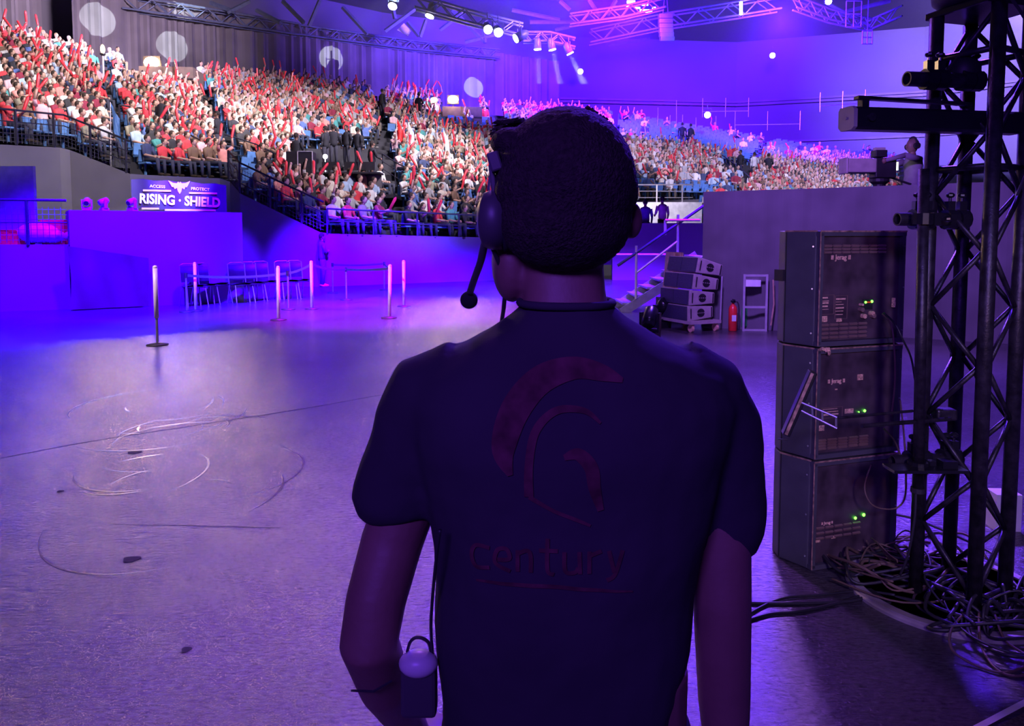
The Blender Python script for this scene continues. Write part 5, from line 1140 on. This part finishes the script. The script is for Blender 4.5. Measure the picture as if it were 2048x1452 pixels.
# printed motif and lettering laid on the back of the shirt
def wrap(o):
    m = o.modifiers.new('wrap', 'SHRINKWRAP'); m.target = so; m.wrap_method = 'PROJECT'; m.use_project_y = True; m.use_positive_direction = True; m.use_negative_direction = True; m.use_project_x = False; m.offset = .0025; m.wrap_mode = 'OUTSIDE_SURFACE'
def band(cx, cy, pts, name):
    g = MB(); A_ = []; B2 = []
    for x, y, w in pts:
        A_.append((x, y, w))
    sp_ = smooth_path([Vector((x, y, w)) for x, y, w in A_], 8)
    L1, L2 = [], []
    for i, p in enumerate(sp_):
        d = sp_[min(i + 1, len(sp_) - 1)] - sp_[max(i - 1, 0)]; d = Vector((d.x, d.y)).normalized(); nn = Vector((-d.y, d.x)) * p.z / 2
        row = [Vector((p.x, p.y)) + nn * t for t in (-1, -.5, 0, .5, 1)]
        row = [L_(Q(q.x, q.y, .90)) for q in row]; L1.append(row)
    g.loft(L1, closed=False, cap=False); o = g.build(name, M['printred'], so, True); wrap(o); return o
band(0, 0, [(1120, 980, 20), (1075, 1000 - 120, 0)], 'x') if False else None
band(0, 0, [(1020, 985, 12), (1005, 930, 50), (1030, 850, 62), (1085, 790, 58), (1160, 765, 46), (1225, 775, 34), (1268, 790, 10)], 'helmet_crest')
band(0, 0, [(1060, 1030, 20), (1060, 960, 18), (1075, 890, 18), (1120, 850, 16), (1180, 850, 12), (1215, 875, 6)], 'helmet_rim')
band(0, 0, [(1135, 945, 12), (1165, 938, 26), (1192, 965, 30), (1200, 1010, 26), (1214, 1060, 14)], 'cheek_guard')
band(0, 0, [(1060, 1030, 10), (1110, 1058, 8), (1160, 1078, 8), (1192, 1092, 6)], 'chin_line')
band(0, 0, [(945, 1228, 5), (1030, 1226, 9), (1120, 1226, 9), (1200, 1234, 8), (1285, 1240, 4)], 'underline')
# lettering "century" in strokes
x0 = 930
def stroke(pts): band(0, 0, pts, 'letter_stroke')
lets = [[[(975, 1150), (945, 1148), (935, 1170), (945, 1196), (975, 1194)]], [[(992, 1172), (1018, 1168), (1012, 1148), (992, 1152), (988, 1180), (1020, 1196)]], [[(1036, 1196), (1036, 1148)], [(1036, 1156), (1056, 1148), (1064, 1160), (1064, 1196)]], [[(1100, 1120), (1100, 1188), (1114, 1198)], [(1082, 1146), (1122, 1146)]],
        [[(1136, 1148), (1138, 1190), (1158, 1194), (1166, 1184)], [(1168, 1148), (1170, 1198)]], [[(1190, 1198), (1190, 1148)], [(1190, 1158), (1216, 1148)]], [[(1232, 1148), (1244, 1196)], [(1262, 1148), (1246, 1200), (1228, 1214)]]]
for lt in lets:
    for st_ in lt: stroke([(x, y, 9) for x, y in st_])
# trousers and shoes
tr = MB()
tr.loft([[Vector((.0 + .17 * w * math.cos(t), .115 * w * math.sin(t), z)) for t in [2 * PI * k / 24 for k in range(24)]] for z, w in ((.98, .9), (.9, 1.0), (.8, 1.02), (.72, .9))])
for s_ in (-1, 1): tr.tube([(s_ * .09, 0, .86), (s_ * .105, .01, .7), (s_ * .11, .015, .48), (s_ * .11, 0, .25), (s_ * .105, -.02, .09)], [.1, .1, .078, .07, .066], 18)
remesh(tr.build('trousers', M['trousers'], per, True), .008, 6, .5)
for s_ in (-1, 1):
    g = MB(); g.loft([[Vector((s_ * .108 + w * math.cos(t), y + 0 * t, zc + h_ * math.sin(t))) for t in [2 * PI * k / 16 for k in range(16)]] for y, w, h_, zc in ((-.09, .03, .04, .05), (-.05, .045, .05, .055), (.05, .048, .042, .045), (.14, .05, .032, .034), (.19, .03, .02, .024))]); g.build('shoe', M['black'], per, True)
# hair: cropped cap with a short tuft at the left front
hr = MB()
hr.ell(HC + Vector((0, -.012, .022)), (.102, .115, .115), 32, 20, rot=YH)
hr.ell(HC + Vector((.002, -.02, .015)), (.108, .09, .08), 28, 16, rot=YH)
hr.ell(HC + Vector((0, -.035, -.03)), (.098, .085, .075), 24, 14, rot=YH)
hr.ell(L_(Q(1020, 285, 1.12)), (.03, .05, .022), 16, 10)
ho = hr.build('hair', M['hair'], per, True); remesh(ho, .005, 6, .5)
tx2 = bpy.data.textures.new('hair_clumps', 'CLOUDS'); tx2.noise_scale = .006; dm = ho.modifiers.new('clumps', 'DISPLACE'); dm.texture = tx2; dm.strength = .004; dm.mid_level = .5; dm.texture_coords = 'LOCAL'
rh = random.Random(5); g = MB()
for i in range(260):     # short spikes along the rim of the crop and the front tuft
    if i < 90:
        c = L_(Q(1000 + rh.uniform(-4, 45), 262 + rh.uniform(-22, 25), 1.13 + rh.uniform(0, .05))); d = Vector((-1, .25, rh.uniform(-.25, .35))).normalized(); ln_ = rh.uniform(.008, .02)
    else:
        t = rh.uniform(-.5, 1.25); ph = rh.uniform(-.5, .6); dd = Vector((math.cos(t), -math.sin(ph) * .6, math.sin(t))).normalized(); c = HC + Vector((0, -.012, .028)) + Vector((dd.x * .095, dd.y * .1, dd.z * .114)); d = (dd + Vector((rh.uniform(-.3, .3), 0, -.5))).normalized(); ln_ = rh.uniform(.001, .004)
    g.tube([c - d * .01, c + d * ln_ * .5, c + d * ln_ + Vector((0, 0, -.002))], [.0035, .0025, .0006], 5)
tu = g.build('hair_tufts', M['hair'], ho, True); tu['kind'] = 'stuff'
# headset
hs = thing('headset', 'dark communication headset with a boom microphone on the person head', 'headset', PB_)
cup = L_(Q(985, 440, 1.1)); g = MB(); dcup = Vector((-1, .1, 0)).normalized()
g.tube([cup + Vector((.018, 0, 0)), cup, cup + dcup * .012, cup + dcup * .02], [.044, .044, .04, .024], 24); g.build('ear_cup', M['headset'], hs, True)
g = MB(); g.tube([cup + Vector((.03, 0, 0)), cup + Vector((.016, 0, 0))], .046, 24); g.build('ear_pad', M['rubber'], hs, True)
bp_ = []
for k in range(17):
    t = math.radians(176 - k * 7.2); bp_.append(HC + Vector((.112 * math.cos(t), .03, .126 * math.sin(t) + .008)))
g = MB(); R2 = []
for p in bp_: R2.append([p + Vector((0, -.014, 0)), p + Vector((0, .014, 0)), p + Vector((-.003, .014, .003)), p + Vector((-.003, -.014, .003))])
g.loft(R2); g.build('headband', M['headset'], hs)
g = MB(); s0 = L_(Q(991, 335, 1.1)); s1 = L_(Q(984, 410, 1.1)); g.box((s0 + s1) / 2, (.008, .03, (s0 - s1).length * 1.15), rot=Matrix.Rotation(-.12, 3, 'Y')); g.build('slider', M['headset'], hs, bevel=.002)
g = MB(); g.box(L_(Q(990, 325, 1.09)), (.018, .04, .028), rot=Matrix.Rotation(-.3, 3, 'Y')); g.build('hinge_block', M['headset'], hs, bevel=.003)
mp_ = [L_(Q(972, 470, 1.09)), L_(Q(962, 520, 1.13)), L_(Q(948, 560, 1.17)), L_(Q(940, 585, 1.2))]; g = MB(); g.tube(smooth_path(mp_, 5), .006, 8); g.build('mic_boom', M['headset'], hs, True)
g = MB(); mc = L_(Q(938, 600, 1.21)); g.ell(mc, (.0145, .0145, .0145), 16, 10); g.build('microphone_foam', M['rubber'], hs, True)
g = MB(); g.tube(smooth_path([cup + Vector((0, 0, -.04)), L_(Q(1009, 560, 1.13)), L_(Q(1008, 610, 1.15)), L_(Q(1003, 650, 1.19)), L_(Q(1000, 720, 1.22))], 6), .0035, 8); g.build('headset_cable', M['cable'], hs, True)
# belt pack at the left hip
bpq = Q(838, 1322, 1.06); bk = thing('belt_pack', 'small pale-topped belt pack at the person left hip', 'belt pack', bpq)
g = MB(); g.box((0, 0, -.04), (.052, .03, .08)); g.build('case', M['headset'], bk, bevel=.006)
g = MB(); g.ell((0, -.006, .0), (.029, .022, .019), 18, 10); g.build('pale_cap', M['paleplastic'], bk, True)
g = MB(); g.tube(smooth_path([(-.018, 0, .01), (-.012, 0, .03), (0, 0, .036), (.014, 0, .028), (.018, 0, .008)], 5), .0025, 6); g.build('wire_loop', M['cable'], bk, True)
g = MB(); g.tube(smooth_path([Vector((.02, 0, .01)), Q(862, 1240, 1.05) - bpq, Q(872, 1120, 1.0) - bpq, Q(880, 1060, .985) - bpq], 6), .0025, 6); g.build('lead', M['cable'], bk, True)
g = MB(); g.tube([(-.04, 0, -.03), (-.065, -.01, -.04), (-.1, 0, -.045)], .0018, 5); g.build('loose_wire', M['cable'], bk)
# ------------------------------------------------------------------ unseen fill lights added backstage, and the warm work lamp
area('fill_violet', (-1.0, -2.2, 3.2), (.3, 1.2, 1.98), 26, (.2, .06, 1.0), 1.2, .6, 80)  # unseen soft fill added to tint the person's back violet
spot('fill_blue', (.75, -1.4, 2.6), (1.55, 3.4, .85), 420, (.42, .34, 1.0), 27, .7, .2)  # unseen spot added to lift the cabinet side faces
spot('warm_work_lamp', (1.15, .5, 1.5), (1.75, 3.5, .8), 34, (1.0, .5, .26), 44, .6, .06)
